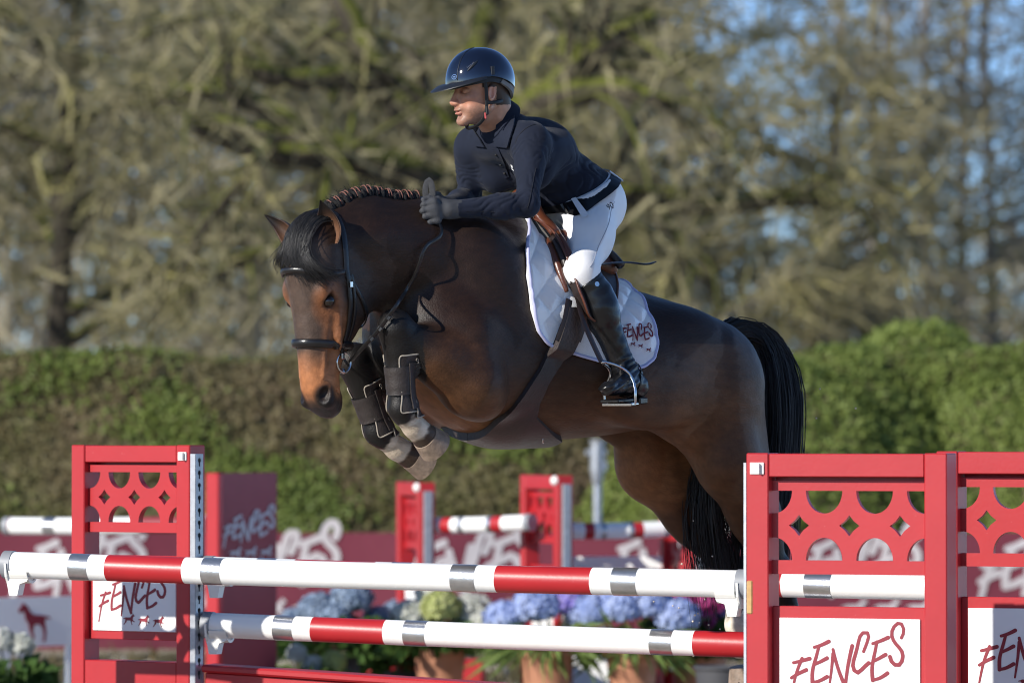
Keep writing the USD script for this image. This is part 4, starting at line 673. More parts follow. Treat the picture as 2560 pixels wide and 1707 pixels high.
for sgn in (1, -1):
    e_ = np.linalg.norm((V - hd(.026, sgn * .056, .572)) @ HR / X([.040, .034, .046]), axis=1); C = lerp(C, [.007, .006, .006], isH * np.clip((1.35 - e_) * 2, 0, .95))
C *= (1 + .35 * (ns2 - .5))[:, None] * (1 + .3 * (ns - .5))[:, None]
coat_mat('horse_coat', rough=.48, spec=.28, bump=.22, bscale=240, vary=.25, vscale=40, stretch=(.25, 1, .8))
mat('horse_hair', (.010, .009, .009), rough=.48, vary=.4, scale=60, spec=.5); mat('eye_dark', (.012, .008, .006), rough=.04, spec=.7)
mat('hoof_horn', (.23, .17, .125), rough=.55, vary=.45, scale=30, bump=.2, bscale=80); mat('braid_band', (.15, .062, .045), rough=.8)
HLOC = dict(loc=HO, rotz=HROT)
horse = thing('horse', 'dark bay horse with braided mane jumping over the red and white poles', 'horse', **HLOC)
put('body', hm, 'horse_coat', horse, color=C)
for sgn in (1, -1):
    put('eye', ellipsoid(hd(.027, sgn * .0905, .224), (.022, .019, .021), HR), 'eye_dark', horse, smooth=True)
# hooves
for P_, H_, d_ in hoofs:
    L = np.linalg.norm(H_ - P_); a_ = P_ + (H_ - P_) * .62; n = 20; t = np.linspace(0, 1, 6); r = .052 + .014 * t
    side = np.cross(d_, [0, 1, 0]); side /= np.linalg.norm(side)
    m_ = tube(a_ + (t * L * .62)[:, None] * d_, r, 24); put('hoof', m_, 'hoof_horn', horse, smooth=50)
# ears: cupped cones
def ear(sgn):
    tipd = HF * .10 + HS * sgn * (1.15 if sgn < 0 else -.08) - HD * 1.0; tipd /= np.linalg.norm(tipd); L = .165 if sgn > 0 else .195
    base = hd(.030 if sgn > 0 else .005, sgn * (.088 if sgn > 0 else .076), .020 if sgn > 0 else .030); open_ = HF * .9 + HS * sgn * (.25 if sgn > 0 else .2); open_ -= tipd * (open_ @ tipd); open_ /= np.linalg.norm(open_); sd = np.cross(tipd, open_)
    tt = np.linspace(0, 1, 22); aa = np.linspace(-1, 1, 17); out = []
    for inner_ in (0, 1):
        G = []
        for t in tt:
            w = (.066 if sgn > 0 else .048) * (np.sin(np.pi * min(1, (t * .80 + .20))) ** .75) * (1 - .35 * t) if t < .999 else .001
            curl = (1.55 if sgn > 0 else 1.9) - .8 * t
            off = .0045 * inner_ * min(1, (1 - t) * 4)
            for a in aa:
                th = a * curl; rr = max(w - off, .0004)
                G.append(base + tipd * (t * L) - open_ * (math.cos(th) * rr) + sd * (math.sin(th) * rr) + open_ * (.010 * math.sin(t * 3.0) * (-1)))
        out.append(np.array(G).reshape(len(tt), len(aa), 3))
    nV = len(tt) * len(aa); i, j = np.meshgrid(np.arange(len(tt) - 1), np.arange(len(aa) - 1), indexing='ij'); q0 = (i * len(aa) + j).ravel(); q1 = q0 + 1; q2 = q0 + len(aa) + 1; q3 = q0 + len(aa)
    f0 = np.concatenate([np.stack([q0, q1, q2], 1), np.stack([q0, q2, q3], 1)]); F = [f0, f0[:, ::-1] + nV]
    for e in (0, len(aa) - 1):
        k = np.arange(len(tt) - 1) * len(aa) + e; F += [np.stack([k, k + len(aa), k + nV], 1), np.stack([k + len(aa), k + nV + len(aa), k + nV], 1)]
    m_ = trimesh.Trimesh(np.concatenate(out).reshape(-1, 3), np.vstack(F), process=False)
    t_ = np.tile(np.repeat(tt, len(aa)), 2); c_ = lerp(np.tile(X([.055, .026, .013]), (2 * nV, 1)), [.009, .007, .006], (t_ - .35) / .45); c_[nV:] = lerp(np.tile(X([.13, .062, .034]), (nV, 1)), [.012, .009, .008], (t_[nV:] - .30) / .5)
    put('ear', m_, 'horse_coat', horse, color=c_)
ear(1); ear(-1)
# hair: bundles of thin curved locks
def locks(roots, path, n, width, seed, spread=.03, rr=3):
    r_ = np.random.default_rng(seed); ms = []
    for i in range(n):
        p = path(r_, i); m = len(p); w = width * (.6 + .8 * r_.random()); ms.append(tube(p, w * np.linspace(1, .25, m), rr, caps=False, up=r_.normal(size=3)))
    return cat(ms)
def tail_path(r_, i):
    a = np.clip(r_.normal(), -1.7, 1.7) * .035; b = np.clip(r_.normal(), -1.6, 1.6) * .6; L = .50 + .35 * r_.random()
    root = X([-.715 - .03 * r_.random(), a * .6, 2.045 + .015 * r_.normal()])
    k = r_.random() * .13
    p = [root, root + X([-.075, a * .5, .025]), root + X([-.145 - k * .6, a, -.03]), root + X([-.165 - k, a * 1.5 + .008 * b, -.18]), root + X([-.165 - k, a * 1.7 + .012 * b, -.36]), root + X([-.15 - k + .012 * b, a * 1.8, -.20 - L * .55]), root + X([-.13 - k * .9 + .02 * b, a * 2.0, -.15 - L * .98])]
    return smooth_path(p, 14)
put('tail', locks(None, tail_path, 2200, .0028, 3), 'horse_hair', horse, smooth=True)
def inner_tail(r_, i):
    a = np.clip(r_.normal(), -1.2, 1.2) * .03; b = np.clip(r_.normal(), -1.2, 1.2); root = X([-.70 + .015 * r_.normal(), -.02 + a, 1.66 + .05 * r_.normal()]); k = r_.random()
    p = [root, root + X([.03 + .04 * k, a, -.15]), root + X([.03 + .06 * k, a * 1.4, -.32]), root + X([-.02 + .07 * k + .02 * b, a * 1.5, -.50]), root + X([-.03 + .05 * k + .02 * b, a * 1.5, -.56 - .1 * k])]
    return smooth_path(p, 10)
put('tail_end', locks(None, inner_tail, 260, .0026, 5), 'horse_hair', horse, smooth=True)
def forelock(r_, i):
    s0 = r_.normal() * .026; k = np.clip(-.62 + .2 * r_.normal(), -1.0, -.25) if r_.random() < .36 else np.clip(.85 + .35 * r_.normal(), .15, 1.6); q_ = r_.random()
    side = k * .080; L = .070 + .040 * q_ + (.050 if k > .3 else 0)
    base = X([[-.055, s0 * .6, -.040], [.035, s0, -.060], [.090, s0 + side * .10, -.005], [.118, s0 + side * .38, L * .45], [.118 - abs(side) * .15, s0 + side * .95, L * .78], [.104 - abs(side) * .5, s0 + side * 1.4 + .008 * r_.normal(), L + .015 * r_.normal()]])
    P = smooth_path(hd(base[:, 0], base[:, 1], base[:, 2]), 12); o = .003 + .006 * q_
    for _ in range(3): P = P + np.maximum(o - hb(P), 0)[:, None] * hb.normal(P)
    return P
put('forelock', locks(None, forelock, 700, .0018, 9), 'horse_hair', horse, smooth=True)
# braided mane: plaits folded along the crest
crest = [see(hb, px, py) for px, py in ((846, 566), (880, 530), (935, 513), (1000, 511), (1052, 516), (1100, 522))]
crest = [X([c[0], 0, c[2]]) for c in crest]; cz = smooth_path(crest, 80)
cz = np.array([[p[0], .012, max([z for z in np.arange(p[2] + .06, p[2] - .12, -.003) if hb(X([p[0], .012, z])) < 0] or [p[2]])] for p in cz]); r_ = np.random.default_rng(4)
mat('braid_hair', (.009, .008, .008), rough=.6, vary=.5, scale=140, bump=.6, bscale=420, spec=.3)
for k in range(27):
    i = min(int(2 + k * 2.6), 78); c = cz[i]; tg = cz[min(i + 1, 79)] - cz[i - 1]; tg /= np.linalg.norm(tg); up = np.cross(tg, [0, 1, 0]); up = up if up[2] > 0 else -up; rope = []; fr_ = np.stack([tg, [0, 1, 0], up], 1); j_ = r_.normal(size=3) * .003
    rope.append(ellipsoid(c + up * .007 + j_ + X([0, .005 * (-1) ** k, 0]), (.011, .016, .018 + .003 * r_.random()), fr_, 2)); rope.append(ellipsoid(c + j_ + X([0, .023, -.004]), (.0095, .012, .021), fr_, 2))
    for _ in range(9):
        d_ = up * (.02 + .010 * r_.random()) + r_.normal(size=3) * .008; rope.append(tube(smooth_path([c, c + d_ * .7 + tg * .004, c + d_ + r_.normal(size=3) * .006], 4), .0006, 3, caps=False))
    put('braid', cat(rope), 'braid_hair', horse, smooth=True)
    if k % 3 != 1: put('braid_band', tube(smooth_path([c + tg * .013 + up * .020 + X([0, -.010, 0]), c + tg * .013 + up * .026 + X([0, .006, 0]), c + tg * .011 + up * .012 + X([0, .026, 0]), c + tg * .010 - up * .004 + X([0, .032, 0])], 10), .0025, 6), 'braid_band', horse, smooth=True)
# sand thrown up behind
# ------------------------------------------------------------------ the rider, in the horse's frame
mat('shirt_navy', (.0105, .0140, .0265), rough=.85, vary=.18, scale=18, bump=.25, bscale=900, sheen=.06, spec=.18)
mat('breeches_white', (.70, .70, .71), rough=.75, vary=.04, scale=12, bump=.12, bscale=700, sheen=.1, spec=.25)
mat('leather_black', (.0060, .0060, .0068), rough=.27, vary=.3, scale=25, bump=.10, bscale=45, spec=.45)
mat('glove_grey', (.034, .036, .042), rough=.7, vary=.25, scale=60, bump=.3, bscale=500)
mat('helmet_shell', (.0035, .0055, .014), rough=.06, vary=.2, scale=8, coat=1.0, spec=.6); mat('helmet_matt', (.010, .012, .017), rough=.45, vary=.2)
mat('foam_grey', (.16, .15, .14), rough=.85, vary=.15, scale=20, bump=.3, bscale=200); mat('strap_black', (.008, .008, .009), rough=.6); mat('strap_red', (.42, .06, .06), rough=.6)
mat('steel', (.62, .63, .65), rough=.18, metal=1.0, vary=.06); mat('print_white', (.75, .75, .74), rough=.6, vary=.03); mat('print_black', (.01, .01, .012), rough=.6)
mat('hair_brown', (.012, .007, .005), rough=.5, vary=.4, scale=80); mat('eye_white', (.55, .52, .50), rough=.1, vary=.02); mat('iris_dark', (.03, .018, .010), rough=.05)
coat_mat('skin', rough=.48, spec=.4, bump=.08, bscale=500, vary=.10, vscale=60, sss=.12)
PEL = hp(1442, 502, 0); WAI = hp(1394, 457, 0); CHE = hp(1336, 384, 0); NB = hp(1250, 314, -.005)
HIN, KNN, ANN = hp(1492, 520, .105), hp(1454, 676, .30), hp(1562, 928, .36)
HIN = HIN * X([.5, 1, 1]) + X([PEL[0] + .03, 0, 0]) * .5; HIF, KNF, ANF = HIN * X([1, -1, 1]), KNN * X([1, -1, 1]), ANN * X([1, -1, 1])
SHN, ELN, WRN = hp(1330, 350, .185), hp(1318, 512, .275), hp(1130, 524, .165)
SHF, ELF, WRF = hp(1182, 362, -.185), hp(1172, 500, -.250), hp(1105, 515, -.085)
TA = (PEL - NB) / np.linalg.norm(PEL - NB); TB = np.cross(TA, [0, 1, 0]); TB = TB if TB[2] > 0 else -TB   # down the trunk; out of the back
# head frame
_hy = math.radians(-16); _hpit = math.radians(5)
GF = X([math.cos(_hy) * math.cos(_hpit), math.sin(_hy) * math.cos(_hpit), -math.sin(_hpit)]); GS = X([-math.sin(_hy), math.cos(_hy), 0]); GU = np.cross(GF, GS); GR = np.stack([GF, GS, GU], 1)
GK = 1.05; G0 = to_h(at(1198, 222, HO[1] - .60 * .669))
def gd(f, s, u):
    u = u * .93 if u < 0 else u
    return G0 + GK * (f * GF + s * GS + u * GU)
def torso(B, g, k=.05):
    B.bone(PEL, WAI, .125 + g, .112 + g, k, (Yax, 1.28)); B.bone(WAI, CHE, .108 + g, .122 + g, k, (Yax, 1.22)); B.bone(CHE, NB + TA * .055 - TB * .012, .120 + g, .085 + g, k, (Yax, 1.45))
    B.bone(SHN + X([0, -.02, -.0]), SHF + X([0, .02, 0]), .066 + g, .066 + g, k)
    for S_ in (SHN, SHF): B.ell(S_ + TA * .10 - TB * .03 - X([0, np.sign(S_[1]) * .06, 0]), X([.075, .085, .10]) + g, None, .05)
    for S_ in (SHN, SHF): B.ell(S_ + TA * .10 + TB * .035 - X([0, np.sign(S_[1]) * .055, 0]), X([.085, .075, .062]) + g, None, .05)
def arm(B, S_, E_, W_, g):
    B.ell(S_ + (E_ - S_) * .12, X([.062, .060, .068]) + g, None, .04)
    B.bone(S_, E_, .050 + g, .039 + g, .04); B.ell(S_ + (E_ - S_) * .42, X([.046, .045, .085]) + g, None, .03)
    B.bone(E_, E_ + (W_ - E_) * .35, .040 + g, .041 + g, .03); B.bone(E_ + (W_ - E_) * .3, W_, .041 + g, .029 + g, .03)
def thigh(B, H_, K_, g):
    B.bone(H_, H_ + (K_ - H_) * .5, .108 + g, .086 + g, .06); B.bone(H_ + (K_ - H_) * .45, K_, .088 + g, .060 + g, .05)
def seat(B, g):
    for sg in (1, -1): B.ell(PEL + X([-.045, sg * .072, -.005]), X([.105, .090, .100]) + g, None, .05)
    B.bone(PEL, PEL - TA * .05, .125 + g, .125 + g, .05, (Yax, 1.3))
def shin(B, K_, A_, g):
    d = (A_ - K_) / np.linalg.norm(A_ - K_); B.bone(K_, K_ + d * .17, .058 + g, .058 + g, .03); B.ell(K_ + d * .15 + X([-.012, 0, -.004]), X([.052, .050, .09]) + g, None, .05); B.bone(K_ + d * .15, A_, .056 + g, .040 + g, .03)
# --- head
hg = Body(G0 - .21, G0 + .21, .0024)
hg.ell(gd(-.012, 0, .035), X([.102, .078, .092]) * GK, GR, .02); hg.ell(gd(.030, 0, -.045), X([.064, .063, .085]) * GK, GR, .03)
hg.bone(gd(-.055, 0, -.05), G0 * .35 + NB * .65, .062, .062, .04, (GS, .95)); hg.bone(G0 * .35 + NB * .65, NB + TA * .05, .062, .085, .04)
for sg in (1, -1):
    hg.bone(gd(-.004, sg * .056, -.075), gd(.074, sg * .014, -.117), .017, .015, .02); hg.ell(gd(.058, sg * .043, -.034), X([.026, .020, .016]) * GK, GR, .018)
    hg.ell(gd(.074, sg * .034, -.003), X([.020, .020, .012]) * GK, GR, .010, 'sub'); hg.ell(gd(.064, sg * .033, -.006), X([.0165, .019, .0125]) * GK, GR, .004)
    hg.ell(gd(.098, sg * .0125, -.051), X([.011, .0085, .0085]) * GK, GR, .006); hg.ell(gd(.101, sg * .008, -.0595), X([.006, .0045, .004]) * GK, GR, .002, 'sub')
    hg.ell(gd(.045, sg * .045, -.078), X([.03, .016, .022]) * GK, GR, .02); hg.bone(gd(.083, sg * .010, .016), gd(.064, sg * .050, .018), .0085, .006, .010)
    # ear
    ec = gd(-.012, sg * .074, -.020); eR = GR @ rot((0, 0, 1), sg * 22) @ rot((0, 1, 0), -12)
    hg.ell(ec, X([.019, .0085, .032]) * GK, eR, .006); hg.ell(ec + GS * sg * .009 + GF * .002, X([.0115, .006, .021]) * GK, eR, .004, 'sub')
hg.bone(gd(.080, 0, .006), gd(.108, 0, -.046), .0085, .0125, .012); hg.ell(gd(.084, 0, -.070), X([.014, .024, .016]) * GK, GR, .012)
hg.ell(gd(.092, 0, -.0765), X([.011, .022, .0055]) * GK, GR, .004); hg.ell(gd(.0895, 0, -.0905), X([.0115, .0195, .0070]) * GK, GR, .004)
hg.ell(gd(.100, 0, -.0835), X([.012, .021, .0022]) * GK, GR, .003, 'sub'); hg.ell(gd(.074, 0, -.122), X([.021, .024, .016]) * GK, GR, .014); hg.ell(gd(.096, 0, -.103), X([.010, .018, .006]) * GK, GR, .010, 'sub')
nk = (G0 - NB) / np.linalg.norm(G0 - NB); hg.bone(NB + nk * .03, NB + TA * .05 - TB * .02, .060, .085, .03)
head = relax(biggest(hg.mesh()), 2)
v = (head.vertices - G0) @ GR / GK; ns = meshkit.fbm(head.vertices * 70, 3, 2); ns2 = meshkit.fbm(head.vertices * 220, 2, 6)
c = np.tile(X([.44, .225, .145]), (len(v), 1)) * (1 + .16 * (ns - .5))[:, None]
blob = lambda f, s, u, r: np.exp(-(((v - X([f, s, u])) / r) ** 2).sum(1))
for sg in (1, -1): c = lerp(c, [.46, .17, .11], .55 * blob(.06, sg * .04, -.05, .028)); c = lerp(c, [.46, .16, .10], .5 * blob(-.012, sg * .08, -.02, .03))
c = lerp(c, [.47, .15, .10], .55 * blob(.105, 0, -.05, .018))
c = lerp(c, [.40, .155, .115], np.clip(1.2 * blob(.098, 0, -.0835, X([.03, .019, .010])), 0, .9))
beard = np.clip((-.055 - v[:, 2]) / .02, 0, 1) * np.clip((v[:, 0] - .0) / .03, 0, 1) * (1 - np.clip(1.6 * blob(.098, 0, -.0835, X([.03, .021, .009])), 0, 1)) * (v[:, 2] > -.15)
c = lerp(c, [.14, .085, .065], .55 * beard * (.6 + .8 * ns2)); c = lerp(c, [.10, .055, .04], .45 * blob(.09, 0, -.067, X([.03, .024, .007])) * (.6 + .8 * ns2))
for sg in (1, -1): c = lerp(c, [.03, .018, .012], .9 * np.clip(blob(.075, sg * .032, .017, X([.03, .022, .0055])) * 1.5, 0, 1))
hair = (v[:, 2] > .012 - .9 * (v[:, 0] + .0) * (v[:, 0] < .02)) & (v[:, 0] < .03) & (np.linalg.norm((v - X([-.012, np.sign(1) * .074, -.02])) / X([.03, 1, .05]), axis=1) > .8)
c = lerp(c, [.015, .009, .006], ((v[:, 0] < .022) & (v[:, 2] > .0) | (v[:, 0] < -.035) & (v[:, 2] > -.065)) * .95)
# --- gloved hands
def hand(W_, sg, tiltdown=.0):
    B = Body(W_ - .16, W_ + .16, .0026); e1 = X([.93, -sg * .28, -.10]); e1 /= np.linalg.norm(e1); e2 = X([.22, -sg * .12, 1.0]); e2 -= e1 * (e2 @ e1); e2 /= np.linalg.norm(e2); e3 = np.cross(e2, e1) * 1.0; e3 = e3 if e3[1] * sg > 0 else -e3
    L = lambda a, b, c_: W_ + e1 * a + e2 * b + e3 * c_
    B.bone(L(-.055, 0, 0), L(.01, 0, 0), .034, .031, .01); B.bone(L(.0, 0, 0), L(.072, .002, .004), .027, .033, .02, (e3, .52)); B.bone(L(.07, .034, .004), L(.066, -.036, .004), .016, .0135, .015)
    for i in range(4):
        h0 = .033 - .0225 * i; ln = (1.0, 1.08, 1.02, .85)[i]; r = (.0112, .0112, .0106, .0096)[i]; fw = (.004, .008, .004, -.006)[i]
        a = L(.070 + fw, h0, .008); b = L(.070 + fw + .034 * ln, h0 - .004, -.004); c_ = L(.070 + fw + .027 * ln, h0 - .007, -.031 * ln); d = L(.070 + fw + .002, h0 - .008, -.033 * ln)
        B.bone(a, b, r * 1.12, r * 1.04, .006); B.bone(b, c_, r * 1.04, r * .95, .004); B.bone(c_, d, r * .95, r * .85, .004)
    a, b, c_, d = L(.012, .020, -.008), L(.048, .043, -.012), L(.080, .050, -.016), L(.103, .047, -.016); B.bone(a, b, .0165, .0135, .012); B.bone(b, c_, .0135, .0118, .005); B.bone(c_, d, .0118, .010, .004)
    return B, e1, e2, e3, L
handN, h1, h2, h3, HL = hand(WRN, 1); handF, *_f = hand(WRF, -1)
# --- the whole body under the clothes (hidden in them), joined to the head
lo, hi = X([-.30, -.50, 1.72]), X([1.02, .55, 3.02])
bd = Body(lo, hi, .010); torso(bd, -.012); arm(bd, SHN, ELN, WRN, -.010); arm(bd, SHF, ELF, WRF, -.010); seat(bd, -.014)
for H_, K_, A_ in ((HIN, KNN, ANN), (HIF, KNF, ANF)):
    thigh(bd, H_, K_, -.012); shin(bd, K_, A_, -.012); d_ = X([.16, .05 * np.sign(A_[1]), -.07]); bd.bone(A_ + X([-.02, 0, -.05]), A_ + d_ * .3, .020, .018, .02)
bd.bone(NB + TA * .10, NB + TA * .02, .07, .07, .03)
for W_, E_ in ((WRN, ELN), (WRF, ELF)): bd.bone(W_, W_ + (W_ - E_) / np.linalg.norm(W_ - E_) * .06, .020, .020, .02)
bm = bd.mesh()
person = thing('person', 'rider in navy shirt, white breeches and black boots crouched over the jumping bay horse', 'person', **HLOC)
nb_ = len(head.vertices); put('body', trimesh.Trimesh(np.vstack([head.vertices, bm.vertices]), np.vstack([head.faces, bm.faces + nb_]), process=False), 'skin', person, color=np.vstack([c, np.tile(X([.44, .225, .145]), (len(bm.vertices), 1))]))
for sg in (1, -1):
    e_ = gd(.0655, sg * .033, -.007); put('eye', ellipsoid(e_, (.0135,) * 3, None, 3), 'eye_white', person, smooth=True)
    put('iris', ellipsoid(e_ + GF * .0080 + GS * .002, (.0068,) * 3, None, 2), 'iris_dark', person, smooth=True)
    lid = Body(e_ - .03, e_ + .03, .0018); lid.ell(e_ + GU * .0045 - GF * .001, (.0150, .0165, .0118), GR, .002); lid.ell(e_ - GU * .0022 + GF * .01, (.02, .022, .0098), GR, .002, 'sub')
    put('eyelid', lid.mesh(), 'skin', person, color=None if False else np.tile(X([.30, .14, .09]), (len(lid.mesh().vertices), 1)))
# --- clothes
def wave(p, d, freq, seed): return meshkit.fbm(p * freq + d, 2, seed)
sh = Body((-.30, -.40, 2.30), (.95, .45, 3.0), .0052); torso(sh, .004); seat(sh, .001); arm(sh, SHN, ELN, WRN, .003); arm(sh, SHF, ELF, WRF, .003)
sh.bone(WAI, WAI + TA * .06, .122, .118, .03, (Yax, 1.27)); sh.bone(NB + TA * .045, NB - TA * .005, .078, .070, .03)
def clip(B, fn):                                                   # keeps what lies where fn is negative
    w, p = B._win(B.lo, B.lo + (B.n - 1) * B.h); B.d[w] = np.maximum(B.d[w], fn(p).astype(np.float32))
WP = WAI + TA * .075 + TB * .0
BELTP = hp(1410, 487, 0); beltN = -X([.475, 0, .88])
clip(sh, lambda p: (p - BELTP) @ beltN - .004)
cuff = lambda p, E_, W_: np.where(np.linalg.norm(p - W_, axis=-1) < .14, (p - (W_ - (W_ - E_) / np.linalg.norm(W_ - E_) * .012)) @ ((W_ - E_) / np.linalg.norm(W_ - E_)), -1)
clip(sh, lambda p: np.maximum(cuff(p, ELN, WRN), cuff(p, ELF, WRF)))
nk = (G0 - NB) / np.linalg.norm(G0 - NB); nk = nk + GF * .0; NC = NB + nk * .040
sh.bone(NC + nk * .06 + GF * .03, NC - nk * .040 + GF * .085, .056, .022, .006, None, 'sub')
sh.bone(NC - nk * .01, NC + nk * .1, .056, .07, .006, None, 'sub')
# folds: around the elbow, along the forearm, across the waist
sm = biggest(sh.mesh()); V = sm.vertices; N = sm.vertex_normals.copy(); disp = np.zeros(len(V))
def folds(a, b, n, amp, turn, rad, seed, ph=0.0):
    ab = b - a; L = np.linalg.norm(ab); u = ab / L; s = (V - a) @ u / L; rel = V - a - ((V - a) @ u)[:, None] * u; rr = np.linalg.norm(rel, axis=1); th = np.arctan2(rel @ np.cross(u, [0, 0, 1.0]), rel[:, 2])
    w = np.exp(-((s - .5) / .45) ** 4) * (rr < rad); ns_ = meshkit.fbm(V * 13, 2, seed)
    return amp * w * (np.abs(np.sin(np.pi * (s * n + turn * np.sin(th + ph) + 4.5 * (ns_ - .5)))) ** .6 - .55)
disp += folds(ELN + (WRN - ELN) * .05, ELN + (WRN - ELN) * .95, 4, .0045, 1.9, .085, 3); disp += folds(SHN + (ELN - SHN) * .55, ELN + (ELN - SHN) * .1, 3, .0045, 1.8, .09, 5, 1.0)
disp += folds(SHN, SHN + (ELN - SHN) * .5, 3, .004, 1.2, .10, 7, 2.0); disp += folds(SHF + (ELF - SHF) * .2, ELF, 5, .005, .8, .09, 8, .5); disp += folds(CHE, WAI + TA * .05, 3, .0045, 1.6, .22, 9, .7)
disp += .006 * (meshkit.fbm(V * X([7, 7, 7]), 3, 12) - .5)
sm = relax(trimesh.Trimesh(V + N * disp[:, None], sm.faces, process=False), 2)
put('shirt', sm, 'shirt_navy', person, smooth=True)
br = Body((-.30, -.46, 2.02), (.62, .50, 2.72), .0052); seat(br, .004); br.bone(PEL - TA * .02, WAI + TA * .03, .128, .121, .05, (Yax, 1.27))
for H_, K_ in ((HIN, KNN), (HIF, KNF)): thigh(br, H_, K_, .003); d_ = (ANN if H_[1] > 0 else ANF) - K_; d_ /= np.linalg.norm(d_); br.bone(K_, K_ + d_ * .10, .058, .054, .03); br.ell(K_ + X([.012, 0, 0]), (.047, .048, .052), None, .04)
clip(br, lambda p: -((p - BELTP) @ beltN) - .016)
bm = biggest(br.mesh()); V = bm.vertices; N = bm.vertex_normals.copy(); cr_ = PEL + X([.09, .05, -.06])
w = np.clip(((V - BELTP) @ beltN - .03) / .03, 0, 1) * np.exp(-(np.linalg.norm((V - cr_) / X([.14, .13, .13]), axis=1)) ** 2); q_ = (V - cr_); disp = .006 * w * (np.abs(np.sin((q_[:, 0] * .5 + q_[:, 2] * 1.0 - q_[:, 1] * .4) * 62 + 3 * meshkit.fbm(V * 12, 2, 4))) - .6)
disp += .003 * (meshkit.fbm(V * 6, 3, 21) - .5) 
put('breeches', relax(trimesh.Trimesh(V + N * disp[:, None], bm.faces, process=False), 2), 'breeches_white', person, smooth=True)
def ring_on(B, c, nrm, off, n=90, wid=.036, th=.004, span=(0, 2 * np.pi), ref=None):
    """A band lying on a body around the axis nrm through c."""
    nrm = nrm / np.linalg.norm(nrm); a = np.cross(nrm, [0, 1, 0]); a /= np.linalg.norm(a); b = np.cross(nrm, a); r = np.arange(.02, .30, .002); out = []
    for t in np.linspace(*span, n, endpoint=abs(span[1] - span[0]) < 6.28):
        d_ = a * math.cos(t) + b * math.sin(t); row = []
        for k in (-.5, .5):
            P = c + nrm * wid * k + r[:, None] * d_; i = np.argmax(B(P) > 0); row.append(P[i] + d_ * off)
        row += [row[1] + d_ * th, row[0] + d_ * th]; out.append(row)
    G = np.array(out); m = len(G); closed = abs(span[1] - span[0]) >= 6.28; F = []
    for i in range(m if closed else m - 1):
        j = (i + 1) % m
        for k in range(4): F += [[i * 4 + k, j * 4 + k, j * 4 + (k + 1) % 4], [i * 4 + k, j * 4 + (k + 1) % 4, i * 4 + (k + 1) % 4]]
    mm = trimesh.Trimesh(G.reshape(-1, 3), np.array(F), process=False); mm.fix_normals(); return mm
belt = put('belt', ring_on(lambda p: np.minimum(br(p), sh(p)), BELTP + beltN * .001, beltN, .009, wid=.034), 'leather_black', person, smooth=40)
BELTF = lambda p: np.minimum(br(p), sh(p))
for sp in ((1.05, 1.16), (2.2, 2.31), (3.9, 4.0), (5.2, 5.3)): put('belt_loop', ring_on(BELTF, BELTP + beltN * .001, beltN, .0135, n=4, wid=.052, th=.003, span=sp), 'breeches_white', person, smooth=40)
# boots
for K_, A_, sg in ((KNN, ANN, 1), (KNF, ANF, -1)):
    bt = Body(X([-.16, min(K_[1], A_[1]) - .16, 1.68]), X([.52, max(K_[1], A_[1]) + .20, 2.34]), .0045); d_ = (A_ - K_) / np.linalg.norm(A_ - K_); shin(bt, K_, A_, .007)
    fd = X([.93, sg * .34, -.04]); fd /= np.linalg.norm(fd); HE = A_ + d_ * .062 + X([-.030, 0, 0]); TO = HE + fd * .238
    bt.bone(A_, HE, .045, .040, .03); bt.bone(HE, HE + fd * .10 + X([0, 0, .02]), .040, .046, .03, ((-fd[1], fd[0], 0), .82)); bt.bone(HE + fd * .09 + X([0, 0, .012]), TO, .044, .036, .03, ((0, 0, 1), .80))
    lat = np.cross(fd, [0, 0, 1.0]); lat /= np.linalg.norm(lat); upv = np.cross(lat, fd); topz = K_ + d_ * .045
    clip(bt, lambda p: np.maximum(-((p - topz) @ (d_ + X([-.35, sg * .38, 0]) * .55)), -((p - (HE - upv * .042)) @ upv)))
    bmh = biggest(bt.mesh()); Vb = bmh.vertices; Nb = bmh.vertex_normals.copy(); s_ = (Vb - K_) @ d_
    db = .0026 * np.exp(-((s_ - np.linalg.norm(A_ - K_)) / .05) ** 2) * np.sin(s_ * 260 + 3 * meshkit.fbm(Vb * 20, 2, 3)) + .0007 * np.sin(s_ * 120 + 4 * meshkit.fbm(Vb * 14, 2, 8)) * (s_ > .05)
    boot = put('boot', relax(trimesh.Trimesh(Vb + Nb * db[:, None], bmh.faces, process=False), 2), 'leather_black', person, smooth=True)
    sole = cat([box((.150, .078, .012), (.160, 0, -.048), .004), box((.065, .066, .026), (.008, 0, -.054), .005)]); put('sole', place(sole, HE, fd, -lat * 1.0, upv), 'leather_black', boot)
    pc = topz + d_ * .02; pn = X([.25, sg, .1]); pn /= np.linalg.norm(pn); rr = np.arange(.14, 0, -.002)
    Pp = pc + rr[:, None] * pn; Pp = Pp[np.argmax(bt(Pp) < 0)]; e_ = np.cross(pn, [0, 0, 1.0]); e_ /= np.linalg.norm(e_); put('boot_badge', place(cat([trimesh.creation.cylinder(.0095, .004, sections=20)]), Pp + pn * .002, e_, np.cross(pn, e_), pn), 'steel', boot, smooth=40)
    if sg > 0: BOOT, HEEL, FD, UPV, LAT, SHIN = bt, HE, fd, upv, lat, d_
    zz = A_ + X([-.02, 0, -.005]); put('spur_strap', ring_on(bt, HE + fd * .03 + upv * .05, fd * .75 + upv * .6, .002, n=40, wid=.016, th=.003), 'leather_black', boot)
for B_, L_ in ((handN, 1), (handF, -1)):
    put('glove', relax(biggest(B_.mesh()), 2), 'glove_grey', person, smooth=True)
